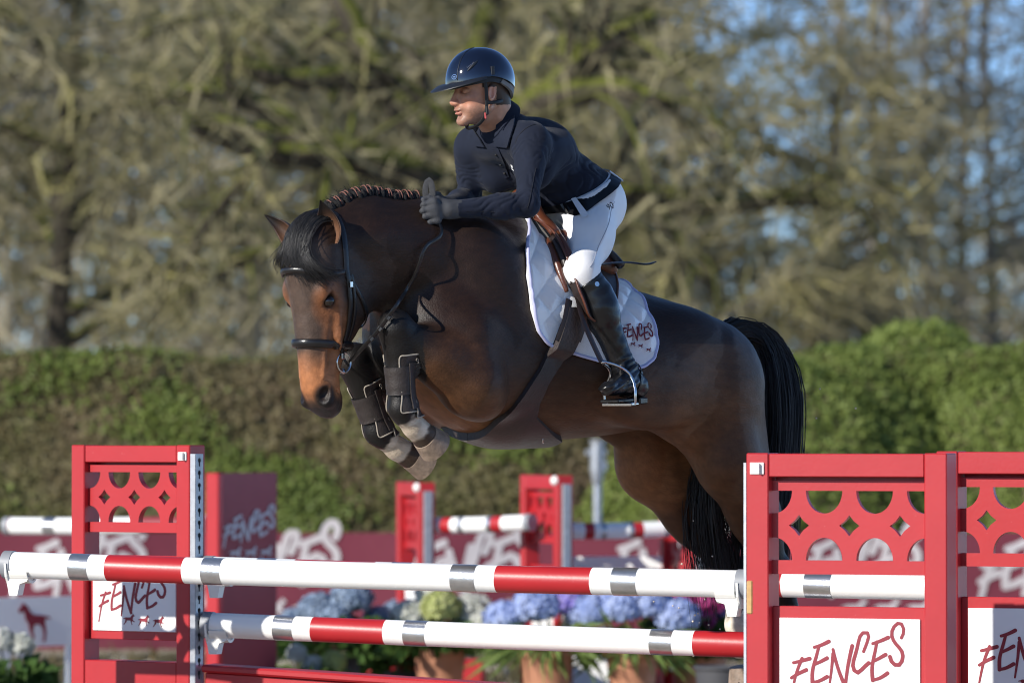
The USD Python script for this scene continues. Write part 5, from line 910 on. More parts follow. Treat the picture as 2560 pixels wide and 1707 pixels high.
# collar, placket and buttons
cn = nk; ca = np.cross(cn, [0, 1, 0]); ca = ca if ca[0] > 0 else -ca; ca /= np.linalg.norm(ca); cb = np.cross(cn, ca); cb = cb if cb[1] > 0 else -cb
rows = []
for t in np.linspace(.95, 2 * np.pi - .95, 60):
    d_ = ca * math.cos(t) + cb * math.sin(t); front = max(0, math.cos(t)); tip = .030 * np.exp(-((min(t, 2 * np.pi - t) - .95) / .35) ** 2)
    dz = cn * (.006 - .040 * front)
    r0, r1 = .068, .082 + .012 * front
    rows.append([NC + dz + cn * .010 + d_ * r0, NC + dz + cn * .030 + d_ * (r0 + .003), NC + dz + cn * .026 + d_ * (r1 - .001), NC + dz - cn * (.016 + tip) + d_ * (r1 + .016 + tip * .25), NC + dz - cn * (.018 + tip) + d_ * (r1 + .012 + tip * .2), NC + dz + cn * .020 + d_ * (r1 - .006)])
G = np.array(rows); m, k = G.shape[:2]; F = []
for i in range(m - 1):
    for j in range(k): F += [[i * k + j, (i + 1) * k + j, (i + 1) * k + (j + 1) % k], [i * k + j, (i + 1) * k + (j + 1) % k, i * k + (j + 1) % k]]
for e in (0, (m - 1) * k): F += [[e, e + 1, e + 2], [e, e + 2, e + 3], [e, e + 3, e + 4], [e, e + 4, e + 5]]
cm = trimesh.Trimesh(G.reshape(-1, 3), np.array(F), process=False); cm.fix_normals(); put('collar', cm, 'shirt_navy', person, smooth=50)
def patch(B, px, off, th, name, material, parent, step=5.0):
    """A piece of cloth lying on a body, its outline given on the side seen by the camera."""
    from scipy.spatial import Delaunay
    pg = Polygon(px); bnd = np.array(pg.segmentize(step).exterior.coords)[:-1]; x0_, y0_, x1_, y1_ = pg.bounds; gx_, gy_ = np.meshgrid(np.arange(x0_, x1_, step), np.arange(y0_, y1_, step)); inn = np.array([(x, y) for x, y in zip(gx_.ravel(), gy_.ravel()) if pg.buffer(-step * .5).contains(Point(x, y))]).reshape(-1, 2); P2 = np.vstack([bnd, inn])
    f = Delaunay(P2).simplices; f = f[[pg.contains(Point(*P2[t].mean(0))) for t in f]]; P3 = np.array([see(B, *p) for p in P2]); n_ = B.normal(P3, .012); top, bot = P3 + n_ * (off + th), P3 + n_ * off; m = len(bnd); i = np.arange(m); j = (i + 1) % m; n = len(P2)
    mm = trimesh.Trimesh(np.vstack([top, bot]), np.vstack([f, f[:, ::-1] + n, np.stack([i, i + n, j + n], 1), np.stack([i, j + n, j], 1)]), process=False); mm.fix_normals(); return put(name, mm, material, parent, smooth=40)
patch(sh, [(1246, 286), (1262, 268), (1286, 290), (1290, 318), (1276, 368), (1240, 364), (1244, 330)], .009, .005, 'collar_flap', 'shirt_navy', person); patch(sh, [(1176, 322), (1187, 324), (1204, 346), (1216, 366), (1192, 364), (1182, 345)], .009, .005, 'collar_flap', 'shirt_navy', person)
patch(sh, [(1234, 372), (1248, 370), (1262, 405), (1274, 440), (1262, 444), (1246, 408)], .003, .003, 'placket', 'shirt_navy', person)
for px, py in ((1243, 385), (1253, 408), (1263, 431)): p_ = see(sh, px, py); put('button', ellipsoid(p_ + sh.normal(p_) * .008, (.005, .005, .005), None, 2), 'strap_black', person, smooth=True)
def seam(B, px, name, material, parent, rr=.0013, off=.0005):
    P = np.array([see(B, *p) for p in px]); P = smooth_path(P, 40); P = B.onto(P, off, 3); put(name, tube(P, rr, 5), material, parent, smooth=True)
mat('seam_grey', (.30, .31, .36), rough=.8); mat('seam_navy', (.004, .005, .010), rough=.9)
seam(br, [(1535, 505), (1524, 545), (1508, 590), (1490, 632), (1474, 668)], 'side_seam', 'seam_grey', person)
seam(sh, [(1338, 312), (1310, 326), (1292, 350), (1288, 385)], 'shoulder_seam', 'seam_navy', person, .0018); seam(sh, [(1340, 420), (1330, 470), (1318, 520)], 'sleeve_seam', 'seam_navy', person, .0014); seam(sh, [(1290, 535), (1230, 530), (1165, 528)], 'sleeve_seam', 'seam_navy', person, .0014)
# --- helmet
hel = holder('helmet', person); KH = 1.0
def sphere_shell(C0, rad, rim, top_off=0.0, nth=72, nt=24, th=.010):
    """A dome over a rim whose height depends on the bearing."""
    out = []
    for o in (0, th):
        G = []
        for a in np.linspace(0, 2 * np.pi, nth, endpoint=False):
            z0 = rim(a)
            for t in np.linspace(0, 1, nt):
                el = math.asin(np.clip(z0 / rad[2], -1, 1)); e_ = el + (np.pi / 2 - el) * t; cf = math.cos(e_) ** .92 if math.cos(e_) > 0 else 0
                G.append(C0 + GF * (rad[0] - o) * cf * math.cos(a) * (1 + .04 * (math.cos(a) < 0)) + GS * (rad[1] - o) * cf * math.sin(a) + GU * (rad[2] - o) * math.sin(e_))
        out.append(np.array(G))
    i, j = np.meshgrid(np.arange(nth), np.arange(nt - 1), indexing='ij'); q0 = (i * nt + j).ravel(); q1 = (((i + 1) % nth) * nt + j).ravel(); f = np.concatenate([np.stack([q0, q1, q1 + 1], 1), np.stack([q0, q1 + 1, q0 + 1], 1)])
    k = np.arange(nth) * nt; k2 = np.roll(k, -1); n = nth * nt; rimf = np.concatenate([np.stack([k, k + n, k2 + n], 1), np.stack([k, k2 + n, k2], 1)])
    m = trimesh.Trimesh(np.concatenate(out), np.vstack([f, f[:, ::-1] + n, rimf]), process=False); return m
HC = gd(-.004, 0, .026); HRAD = (.133, .109, .127)
rimf = lambda a: -.006 * (math.cos(a) > 0) * math.cos(a) + .012 * math.sin(a) ** 2 - .040 * max(0, -math.cos(a)) ** 1.5
put('shell', sphere_shell(HC, HRAD, rimf), 'helmet_shell', hel, smooth=60)
put('lining', sphere_shell(HC - GU * .004, (.121, .097, .120), lambda a: rimf(a) - .016, th=.006), 'helmet_matt', hel, smooth=60)
nape = sphere_shell(HC - GU * .030, (.127, .102, .115), lambda a: -.045 * max(0, -math.cos(a)) ** 2 + .03 * (1 - max(0, -math.cos(a))), nth=60, nt=10); 
vv = (nape.vertices - HC) @ GR; put('nape_guard', trimesh.Trimesh(nape.vertices, nape.faces[(vv[nape.faces][:, :, 0].max(1) < -.035) & (vv[nape.faces][:, :, 2].max(1) < .0)], process=False), 'foam_grey', hel, smooth=60)
rows = []
for a in np.linspace(-1.42, 1.42, 50):
    z0 = rimf(a); el = math.asin(z0 / HRAD[2]); cf = math.cos(el); b = HC + GF * HRAD[0] * cf * math.cos(a) + GS * HRAD[1] * cf * math.sin(a) + GU * z0; w = max(0, math.cos(a * 1.08)) ** .7; dr = GF * math.cos(a * .75) + GS * math.sin(a * .75)
    e = b + dr * (.062 * w) - GU * (.022 * w + .002); mid = b + dr * .034 * w - GU * (.008 * w)
    rows.append([b - dr * .004 + GU * .003, mid + GU * .0035, e + GU * .002, e - GU * .002, mid - GU * .0035, b - dr * .004 - GU * .005])
G = np.array(rows); m, k = G.shape[:2]; F = []
for i in range(m - 1):
    for j in range(k): F += [[i * k + j, (i + 1) * k + j, (i + 1) * k + (j + 1) % k], [i * k + j, (i + 1) * k + (j + 1) % k, i * k + (j + 1) % k]]
vm = trimesh.Trimesh(G.reshape(-1, 3), np.array(F), process=False); vm.fix_normals(); put('visor', vm, 'helmet_matt', hel, smooth=50)
def on_helmet(a, e_, off=.001): cf = math.cos(e_) ** .92; k_ = (1 + .04 * (math.cos(a) < 0)); return HC + GF * (HRAD[0] + off) * cf * math.cos(a) * k_ + GS * (HRAD[1] + off) * cf * math.sin(a) + GU * (HRAD[2] + off) * math.sin(e_)
def hnorm(a, e_): p = (on_helmet(a, e_) - HC) @ GR / (X(HRAD) ** 2); n_ = GR @ p; return n_ / np.linalg.norm(n_)
put('vent_strip', cat([tube([on_helmet(s * .50, e_, .0005) for e_ in np.linspace(.05, 1.45, 24)], .0016, 5) for s in (1, -1)]), 'helmet_matt', hel, smooth=True)
a_, e_ = .38, .16; n_ = hnorm(a_, e_); ex = np.cross(GU, n_); ex /= np.linalg.norm(ex); ey = np.cross(n_, ex)
put('badge', place(cat([extrude(affinity.scale(Point(0, 0).buffer(1), .012, .0095).difference(affinity.scale(Point(0, 0).buffer(1), .0098, .0074)), .002), extrude(Polygon([(-.007, -.003), (-.004, .003), (0, .001), (.004, .004), (.0065, -.003), (.003, -.001), (0, -.004), (-.003, -.001)]), .002)]), on_helmet(a_, e_, .0), ex, ey, n_), 'steel', hel)
for s in (1,): put('side_vent', tube([on_helmet(1.18 - .34 * t, .30 + .30 * math.sin(t * 1.5) * 0 + .32 * (1 - t) , .001) for t in np.linspace(0, 1, 10)], .0042 * np.sin(np.linspace(.15, 3.0, 10)) + .0008, 6), 'helmet_matt', hel, smooth=True)
put('side_script', cat([tube([on_helmet(1.06 - .05 * i, .545 - .035 * i, .004) + GU * (.003 if i % 2 else -.002), on_helmet(1.03 - .05 * i, .535 - .035 * i, .004) + GU * (-.003 if i % 2 else .003)], .0012, 5) for i in range(5)]), 'steel', hel)
put('side_clip', place(box((.016, .034, .004), bevel=.002), on_helmet(1.62, .26, .001), np.cross(GU, hnorm(1.62, .26)), GU), 'helmet_matt', hel)
for sg in (1, -1):
    p = [gd(.018, sg * .082, .040), gd(.012, sg * .081, -.01), gd(.012, sg * .078, -.055), gd(.018, sg * .070, -.105), gd(.040, sg * .044, -.142), gd(.058, 0, -.152)]
    put('chin_strap', tube(smooth_path(p, 24), .0072, 8, squash=.35, up=GS), 'strap_black', hel, smooth=60)
    p = [gd(.012, sg * .078, -.058), gd(-.035, sg * .072, -.058), gd(-.075, sg * .045, -.050)]; put('nape_strap', tube(smooth_path(p, 12), .0066, 8, squash=.35, up=GS), 'strap_black', hel, smooth=60)
put('buckle', place(box((.012, .008, .034), bevel=.003), gd(.014, .079, -.088), GF, GS), 'strap_black', hel); put('buckle_tab', place(box((.007, .006, .024), bevel=.002), gd(.022, .079, -.108), GF, GS), 'strap_red', hel)
# small prints on the clothes
def print_on(B, lines_mesh, p0, ex, n_, name, material, parent, reach=.12):
    """Lays flat lettering (in x, y) onto a body around p0."""
    m = lines_mesh.copy(); ey = np.cross(n_, ex); ey /= np.linalg.norm(ey); v = m.vertices; base = p0 + v[:, :1] * ex + v[:, 1:2] * ey; r = np.arange(reach, -reach, -.002)
    P = base[:, None] + r[None, :, None] * n_; i = np.argmax(B(P) < 0, axis=1); w = P[np.arange(len(P)), i] + n_ * (.0012 + v[:, 2:3] * .4); return put(name, trimesh.Trimesh(w, m.faces, process=False), material, parent)
t_ = meshkit.text_mesh('90', .024, .002, True); p_ = see(br, 1524, 516); n_ = br.normal(p_); ex = -X([.80, -.25, -.42]); ex = ex - n_ * (ex @ n_); ex /= np.linalg.norm(ex); t_.vertices -= [t_.bounds[1, 0] / 2, .012, 0]
print_on(br, t_, p_, ex, n_, 'waist_print', 'print_black', person)
p_ = see(sh, 1281, 420); n_ = sh.normal(p_); lg = cat([extrude(LineString(l).buffer(.0016), .002) for l in ([(-.012, .008), (-.010, -.006)], [(-.012, .008), (-.005, .009)], [(-.003, .007), (-.006, -.004), (.001, -.005)], [(.003, -.006), (.009, -.003), (.004, .003), (.009, .008)])])
ex = X([-1, .3, 0]); ex = ex - n_ * (ex @ n_); ex /= np.linalg.norm(ex); print_on(sh, lg, p_, ex, n_, 'chest_print', 'print_white', person)

# ------------------------------------------------------------------ tack, in the horse's frame
mat('pad_white', (.72, .72, .73), rough=.8, vary=.05, scale=14, bump=.2, bscale=400, sheen=.15, spec=.25, dirt=((.45, .42, .40), .33, 9)); mat('pad_trim', (.42, .43, .62), rough=.8, vary=.1)
mat('saddle_leather', (.085, .026, .012), rough=.30, vary=.3, scale=18, bump=.15, bscale=160, coat=.25); mat('saddle_dark', (.017, .010, .008), rough=.42, vary=.25, scale=22, bump=.15, bscale=220)
mat('girth_leather', (.026, .018, .016), rough=.42, vary=.3, scale=14, bump=.2, bscale=120, dirt=((.16, .13, .11), .30, 11)); mat('felt_grey', (.085, .080, .074), rough=.95, vary=.35, scale=160, bump=.5, bscale=260)
mat('bridle_leather', (.0095, .0085, .0085), rough=.30, vary=.3, scale=40, bump=.1, bscale=200); mat('rein_rubber', (.035, .036, .040), rough=.7, vary=.3, scale=90, bump=.6, bscale=600)
mat('boot_shell', (.024, .018, .0165), rough=.55, vary=.3, scale=26, bump=.2, bscale=140, dirt=((.12, .09, .075), .36, 16)); mat('piping_beige', (.32, .28, .23), rough=.8); mat('thread_maroon', (.16, .012, .020), rough=.7, vary=.1)
_zc = PchipInterpolator(_tx, (_tt + _tb) / 2)
def around(x, phi, off=0.0):
    """Points on the trunk at station x, phi from the spine (0) down the left side to the belly (pi); a negative phi is the right side."""
    x, phi = np.broadcast_arrays(np.asarray(x, float), np.asarray(phi, float)); sg = np.where(phi < 0, -1.0, 1.0); a = np.abs(phi)
    c = np.stack([x, 0 * x, _zc(np.clip(x, _tx[0], _tx[-1]))], -1); d = np.stack([0 * x, np.sin(a), np.cos(a)], -1); r = np.arange(.60, .05, -.004)
    P = c[..., None, :] + r[:, None] * d[..., None, :]; v = hb(P); i = np.clip(np.argmax(v < 0, -1), 1, None)
    v1 = np.take_along_axis(v, i[..., None], -1)[..., 0]; v0 = np.take_along_axis(v, (i - 1)[..., None], -1)[..., 0]; rr = r[i] + .004 * np.clip(-v1 / np.maximum(v0 - v1, 1e-6), 0, 1)
    return (c + (rr + off)[..., None] * d) * np.stack([np.ones_like(sg), sg, np.ones_like(sg)], -1)
def xphi(px, py): p = see(hb, px, py); return p[0], math.atan2(p[1], p[2] - float(_zc(np.clip(p[0], _tx[0], _tx[-1]))))
def drape(poly, off, nu=40, nv=60, both=True, th=.010, phi0=0.0, puff=None):
    """A sheet of thickness th lying on the trunk; poly in (x, phi) from the spine down the left side, mirrored if both."""
    pg = Polygon(poly).buffer(0); lo, hi = pg.bounds[1], pg.bounds[3]; ph = np.linspace(max(lo, phi0) + 1e-4, hi - 1e-3, nv); ph = hi - (hi - ph) ** 1.0
    rows = []
    for p in ph:
        g = pg.intersection(LineString([(-3, p), (3, p)])); b = g.bounds if not g.is_empty else rows[-1]; rows.append((b[0], p, b[2], p))
    rows = np.array(rows); t = np.linspace(0, 1, nu); xx = rows[:, :1] + (rows[:, 2:3] - rows[:, :1]) * t; pp = np.repeat(rows[:, 1:2], nu, 1)
    if both: xx = np.vstack([xx[::-1], xx]); pp = np.vstack([-pp[::-1], pp])
    edge = np.minimum.reduce([t[None] * np.ones_like(xx), (1 - t)[None] * np.ones_like(xx)]); o = off + (puff(xx, np.abs(pp)) if puff else 0)
    top = around(xx, pp, o + th); bot = around(xx, pp, off - .004); top = .25 * np.roll(top, 1, 0) + .5 * top + .25 * np.roll(top, -1, 0) if False else top
    R_, C_ = xx.shape; i, j = np.meshgrid(np.arange(R_ - 1), np.arange(C_ - 1), indexing='ij'); q0 = (i * C_ + j).ravel(); f = np.concatenate([np.stack([q0, q0 + 1, q0 + C_ + 1], 1), np.stack([q0, q0 + C_ + 1, q0 + C_], 1)]); n = R_ * C_
    loop = np.concatenate([np.arange(C_), np.arange(1, R_) * C_ + C_ - 1, (R_ - 1) * C_ + np.arange(C_ - 2, -1, -1), np.arange(R_ - 2, 0, -1) * C_]); l2 = np.roll(loop, -1)
    side = np.concatenate([np.stack([loop, loop + n, l2 + n], 1), np.stack([loop, l2 + n, l2], 1)])
    m = trimesh.Trimesh(np.concatenate([top.reshape(-1, 3), bot.reshape(-1, 3)]), np.vstack([f, f[:, ::-1] + n, side]), process=False)
    if (np.cross(m.vertices[f[0, 1]] - m.vertices[f[0, 0]], m.vertices[f[0, 2]] - m.vertices[f[0, 0]]) @ (m.vertices[f[0, 0]] - np.array([m.vertices[f[0, 0], 0], 0, 2.0]))) < 0: m.invert()
    return m, top[loop // C_, loop % C_]
# saddle pad
PADPX = [(1319, 560), (1311, 626), (1313, 691), (1324, 775), (1341, 829), (1364, 860), (1414, 876), (1495, 900), (1566, 917), (1602, 915), (1627, 896), (1636, 863), (1624, 818), (1606, 775), (1585, 740)]
pv = [xphi(*p) for p in PADPX]; pv = [(pv[0][0] + .0, 0.0)] + pv + [(pv[-1][0] - .0, 0.0)]
quilt = lambda x, p: .013 * np.clip(np.abs(np.sin((x * 1.0 + p * .33) * 24)) * np.abs(np.sin((x * 1.0 - p * .33) * 24)), 0, 1) ** .45 * np.clip((1.55 - p) / .2, 0, 1)
pad_, rim_ = drape(pv, .006, 90, 80, True, .010, puff=quilt)
pad = thing('saddle_pad', 'white quilted saddle pad with maroon FENCES lettering under the saddle', 'saddle pad', **HLOC)
put('quilted_cloth', pad_, 'pad_white', pad, smooth=50)
rim_ = np.asarray(rim_); put('edge_binding', tube(smooth_path(rim_[::2], 260, True), .0068, 7, closed=True), 'pad_trim', pad, smooth=True)
# lettering on the pad
def wrap_print(mesh2d, px0, exn, w, name, material, parent, off):
    """Flat lettering (x to the right, y up, one unit wide) laid on the flank from the pixel px0 on."""
    p0 = see(hb, *px0); n_ = hb.normal(p0); ex = np.asarray(exn, float) - n_ * (np.asarray(exn) @ n_); ex /= np.linalg.norm(ex); ey = np.cross(n_, ex)
    v = mesh2d.vertices * w; base = p0 + v[:, :1] * ex + v[:, 1:2] * ey; r = np.arange(.14, -.14, -.003); P = base[:, None] + r[None, :, None] * n_; i = np.argmax(hb(P) < off, axis=1)
    q_ = P[np.arange(len(P)), i] + n_ * (.0015 + mesh2d.vertices[:, 2:3] * .004); return put(name, trimesh.Trimesh(q_, mesh2d.faces, process=False), material, parent)
wrap_print(letters_2d(.052, .02), (1578, 838), -X([1, 0, .20]), .165, 'lettering', 'thread_maroon', pad, .029)
for k, (px, py) in enumerate(((1568, 866), (1587, 871), (1607, 880))): wrap_print(gallop_2d(), (px, py), -X([1, 0, .2]), .026, 'horse_print', 'thread_maroon', pad, .029)
# half pad and saddle
sad = thing('saddle', 'brown leather jumping saddle on the white pad under the rider', 'saddle', **HLOC)
x0, x1 = pv[1][0] - .02, pv[-2][0] + .075
hp_, hr_ = drape([(x0, 0), (x0 + .005, .5), (x0 - .005, 1.0), (x0 - .06, 1.08), (x0 - .16, 1.0), (x1 + .30, .80), (x1 + .12, .60), (x1 + .03, .45), (x1 + .02, 0)], .022, 50, 50, True, .022); put('half_pad', hp_, 'felt_grey', sad, smooth=60)
# panels and seat: a body of its own
sb = Body((-.32, -.36, 2.10), (.55, .36, 2.62), .0055); XC, XP = x1 + .07, x0 - .05       # cantle and pommel
zsp = lambda x: float(around(x, 0.0)[2])
for sg in (1, -1):
    a, b = around(XC + .02, sg * .42, .060), around(XP - .02, sg * .42, .062); sb.bone(a, b, .050, .048, .04); sb.ell(around(XC - .005, sg * .40, .055), (.055, .070, .045), None, .03)
for t in np.linspace(0, 1, 13):
    x = XC + (XP - XC) * t; z = zsp(x) + .085 - .060 * math.sin(math.pi * min(t * .95, 1)) + .055 * (1 - t) ** 4 + .045 * t ** 5; w = .135 - .095 * t ** .8; sb.ell((x, 0, z), (.042, w, .024), None, .035)
clip(sb, lambda p: -(hb(p) - .026))
put('seat', relax(biggest(sb.mesh()), 3), 'saddle_leather', sad, smooth=True)
fl = [xphi(*q) for q in ((1350, 590), (1374, 640), (1396, 700), (1414, 752), (1436, 796), (1462, 812), (1492, 800), (1514, 782), (1526, 740), (1520, 690))]; fl = [(fl[0][0], .5)] + fl + [(fl[-1][0], .5)]; _s = sorted({round(q[1], 3): q[0] for q in fl[1:6]}.items()); XF = PchipInterpolator([_s[0][0] - .3] + [q[0] for q in _s], [_s[0][1]] + [q[1] for q in _s])
f_, r_ = drape(fl, .048, 36, 44, True, .012, phi0=.55, puff=lambda x, p: .022 * np.exp(-((x - XF(np.clip(p, .4, fl[4][1]))) / .04) ** 2)); put('flap', f_, 'saddle_dark', sad, smooth=60)
rr_ = np.asarray(r_)
put('flap_edge', tube(smooth_path(rr_[::2], 160, True), .0055, 6, closed=True), 'saddle_leather', sad, smooth=True)
# knee rolls seen from the front
for k, (o, dx, mt) in enumerate(((.030, -.010, 'saddle_leather'), (.058, -.028, 'saddle_dark'), (.082, -.040, 'saddle_leather'))):
    pth = [around(float(XF(min(max(p, .4), fl[4][1]))) + .022 + dx, p, o) for p in np.linspace(.42, fl[4][1] - .05 - .07 * k, 16)]; put('knee_roll', tube(smooth_path(pth, 30), .016 * np.sin(np.linspace(.35, 2.9, 30)) ** .5, 10), mt, sad, smooth=True)
pth = [around(x0 - .02, p, .075) for p in np.linspace(-.45, .45, 15)]; put('pommel', tube(smooth_path(pth, 30), .026, 12, squash=.7), 'saddle_leather', sad, smooth=True)
pth = [around(XC - .01, p, .105 + .02 * math.cos(p * 2)) for p in np.linspace(-.62, .62, 15)]; put('cantle_edge', tube(smooth_path(pth, 30), .017, 12), 'saddle_dark', sad, smooth=True)
p_ = around(x0 - .40, .75, .075); put('flying_strap', tube(smooth_path([hp(1500, 662, .31), hp(1548, 656, .30), hp(1590, 658, .30), hp(1622, 660, .30), hp(1640, 654, .30)], 30), X([*np.linspace(.011, .0125, 26), .0125, .011, .009, .005]), 8, squash=.3), 'bridle_leather', sad, smooth=60)
# stirrups hang from the saddle
BALL = HEEL + FD * .145 - UPV * .062
for sg in (1, -1):
    M = X([1, sg, 1]); st = thing('stirrup', ('polished' if sg > 0 else 'hidden') + ' steel stirrup ' + ("under the rider's near boot" if sg > 0 else "under the rider's far boot"), 'stirrup', **HLOC); bar = around(x0 - .12, .60, .08)
    wv = LAT * .062; topp = hp(1504, 905, .43)
    arch = smooth_path([BALL + wv, BALL + wv * 1.02 + UPV * .05, BALL + wv * .62 + UPV * .115, topp, BALL - wv * .62 + UPV * .115, BALL - wv * 1.02 + UPV * .05, BALL - wv], 40); put('arch', tube(arch * M, .0058, 10), 'steel', st, smooth=True)
    pl_ = place(box((.062, .128, .012), bevel=.004), BALL, FD, -LAT, UPV); pl_.vertices *= M; put('tread', pl_ if sg > 0 else pl_, 'steel', st)
    for k in range(4): g_ = place(box((.006, .10, .005)), BALL + FD * (-.022 + .015 * k) + UPV * .008, FD, -LAT, UPV); g_.vertices *= M; put('tread_rib', g_, 'strap_black', st)
    lt = smooth_path([bar, hp(1448, 760, .33), hp(1462, 810, .37), hp(1482, 858, .40), topp], 40)
    for o in (-.004, .004): put('stirrup_leather', tube((lt + LAT * 0 + X([o * 1.5, o, 0])) * M, .0125, 8, squash=.22, up=X([.3, 1, 0])), 'saddle_dark' if o > 0 else 'saddle_leather', st, smooth=60)
# girth with belly guard
gi = thing('girth', 'dark brown leather girth with wide belly guard round the chest', 'girth', **HLOC)
Lft = [(1404, 775), (1386, 830), (1370, 868), (1345, 920), (1318, 962), (1290, 1000)]; Rgt = [(1337, 1035), (1345, 1000), (1364, 955), (1400, 900), (1442, 815), (1450, 785)]
gl, gr = [xphi(*p) for p in Lft], [xphi(*p) for p in Rgt]; xa, xb_ = hp(1168, 1080, 0)[0], hp(1352, 1108, 0)[0]; gp = gl + [((gl[-1][0] + xa) / 2 + .01, 2.55), (xa, 2.9), (xa, 3.14), (xb_, 3.14), (xb_ + .01, 2.8)] + gr
g_, gr_ = drape(gp, .004, 26, 90, True, .014, puff=lambda x, p: .030 * np.clip((gl[2][1] + .10 - p) / .12, 0, 1) + .010 * np.clip((p - 2.5) / .4, 0, 1)); put('guard', g_, 'girth_leather', gi, smooth=60)
for off in (0, 1):
    a = [xphi(*p) for p in (((1404, 760), (1378, 850)), ((1447, 770), (1425, 850)))[off]]
    put('billet', tube(smooth_path([around(*a[0], .044), around((a[0][0] + a[1][0]) / 2, (a[0][1] + a[1][1]) / 2, .044), around(*a[1], .040)], 12), .016, 8, squash=.2, up=hb.normal(around(*a[1]))), 'saddle_dark', gi, smooth=60)
p_ = around(*xphi(1355, 1085), .02); put('clip', cat([tube(smooth_path([p_ + X([.0, 0, .012]), p_ + X([.012, .01, 0]), p_ + X([0, 0, -.012]), p_ + X([-.012, -.01, 0])], 20, True), .003, 6, closed=True), ellipsoid(p_ + X([0, .01, .01]), (.008, .006, .010), None, 2)]), 'steel', gi, smooth=True)
# tendon boots
for F_, K_, P_, sg in ((F1, K1, P1, 1), (F2, K2, P2, -1)):
    tb_ = thing('tendon_boot', 'brown tendon boot with strap on the ' + ('near foreleg by the belly' if sg > 0 else 'far foreleg nearer the muzzle'), 'horse boot', **HLOC)
    d_ = (F_ - K_) / np.linalg.norm(F_ - K_); bk = d_ - (P_ - F_) / np.linalg.norm(P_ - F_); bk = X([-1, 0, 0]) - d_ * (-d_[0]); bk /= np.linalg.norm(bk); lt_ = np.cross(d_, bk); L = np.linalg.norm(F_ - K_)
    def cuff_mesh(s0, s1, a0, a1, off, n=36, m=10, flare=0.0, th=.006):
        rows = []
        for s in np.linspace(s0, s1, m):
            c_ = K_ + d_ * L * s; r = np.arange(.078, .0, -.002); row = []
            for a in np.linspace(a0, a1, n):
                v_ = bk * math.cos(a) + lt_ * math.sin(a); P = c_ + r[:, None] * v_; i = np.argmax(hb(P) < 0); row.append(P[i] + v_ * (off + flare * ((s - s0) / (s1 - s0)) ** 2))
            rows.append(row)
        G = np.array(rows); ctr = K_ + d_ * (((G - K_) @ d_)[..., None]); nv_ = G - ctr; nv_ /= np.linalg.norm(nv_, axis=-1, keepdims=True); Gi = G - nv_ * th; k = m * n
        i, j = np.meshgrid(np.arange(m - 1), np.arange(n - 1), indexing='ij'); q0 = (i * n + j).ravel(); f = np.concatenate([np.stack([q0, q0 + 1, q0 + n + 1], 1), np.stack([q0, q0 + n + 1, q0 + n], 1)])
        loop = np.concatenate([np.arange(n), np.arange(1, m) * n + n - 1, (m - 1) * n + np.arange(n - 2, -1, -1), np.arange(m - 2, 0, -1) * n]); l2 = np.roll(loop, -1)
        mm = trimesh.Trimesh(np.concatenate([G.reshape(-1, 3), Gi.reshape(-1, 3)]), np.vstack([f, f[:, ::-1] + k, np.concatenate([np.stack([loop, loop + k, l2 + k], 1), np.stack([loop, l2 + k, l2], 1)])]), process=False); mm.fix_normals(); return mm, G.reshape(-1, 3)[loop]
    s_, e_ = cuff_mesh(.32, 1.02, -2.2, 2.2, .006); put('shell', s_, 'boot_shell', tb_, smooth=60); put('piping', tube(smooth_path(e_[::2], 140, True), .0028, 5, closed=True), 'piping_beige', tb_, smooth=True)
    s_, e_ = cuff_mesh(.46, .80, -3.14, 3.14, .011); put('strap', s_, 'boot_shell', tb_, smooth=60)
    s_, e_ = cuff_mesh(.80, 1.10, -1.1, 1.1, .012); put('fetlock_cup', s_, 'boot_shell', tb_, smooth=60); put('piping', tube(smooth_path(e_[::2], 80, True), .0026, 5, closed=True), 'piping_beige', tb_, smooth=True)
    s_, e_ = cuff_mesh(.42, .98, .7 if (lt_ @ Yax) > 0 else -1.5, 1.5 if (lt_ @ Yax) > 0 else -.7, .015); put('side_panel', s_, 'boot_shell', tb_, smooth=60)
    q_ = K_ + d_ * L * .40; r = np.arange(.075, 0, -.002); v_ = (bk * math.cos(1.15) + lt_ * math.sin(1.15)) * (1 if (lt_ @ Yax) > 0 else -1); P = q_ + r[:, None] * v_; P = P[np.argmax(hb(P) < 0)] + v_ * .026
    put('emblem', tube(smooth_path([P + X([-.004, 0, -.008]), P + X([-.004, 0, .006]), P + X([.004, 0, .008]), P + X([.004, 0, .001]), P + X([-.002, 0, .0])], 16), .0012, 5), 'piping_beige', tb_, smooth=True)
# bridle
brd = thing('bridle', "black leather bridle with steel bit ring on the bay horse's head", 'bridle', **HLOC)
def strap(pts, w, off=.004, name='strap', material='bridle_leather', n=40, sq=.32, closed=False, hug=True, parent=brd, pad_=1.0):
    P = smooth_path(pts, n, closed)
    if hug: P = hb.onto(P, off)
    nn = hb.normal(P) if hug else None
    T = np.gradient(P, axis=0); T /= np.linalg.norm(T, axis=1, keepdims=True); nn = nn - T * (nn * T).sum(1, keepdims=True); nn /= np.linalg.norm(nn, axis=1, keepdims=True); bb = np.cross(T, nn)
    a = np.arange(10) / 10 * 2 * np.pi; V = P[:, None] + w * (np.cos(a)[None, :, None] * bb[:, None] + sq * np.sin(a)[None, :, None] * nn[:, None]); N_ = len(P); V = V.reshape(-1, 3); i = np.arange(N_ - 1)[:, None]; j = np.arange(10)[None]; a0 = i * 10 + j; a1 = i * 10 + (j + 1) % 10
    F = np.concatenate([np.stack([a0, a1, a1 + 10], -1).reshape(-1, 3), np.stack([a0, a1 + 10, a0 + 10], -1).reshape(-1, 3)]); m = trimesh.Trimesh(V, F, process=False); m.fix_normals(); put(name, m, material, parent, smooth=60)
H3 = lambda L: [hd(*p) for p in L]
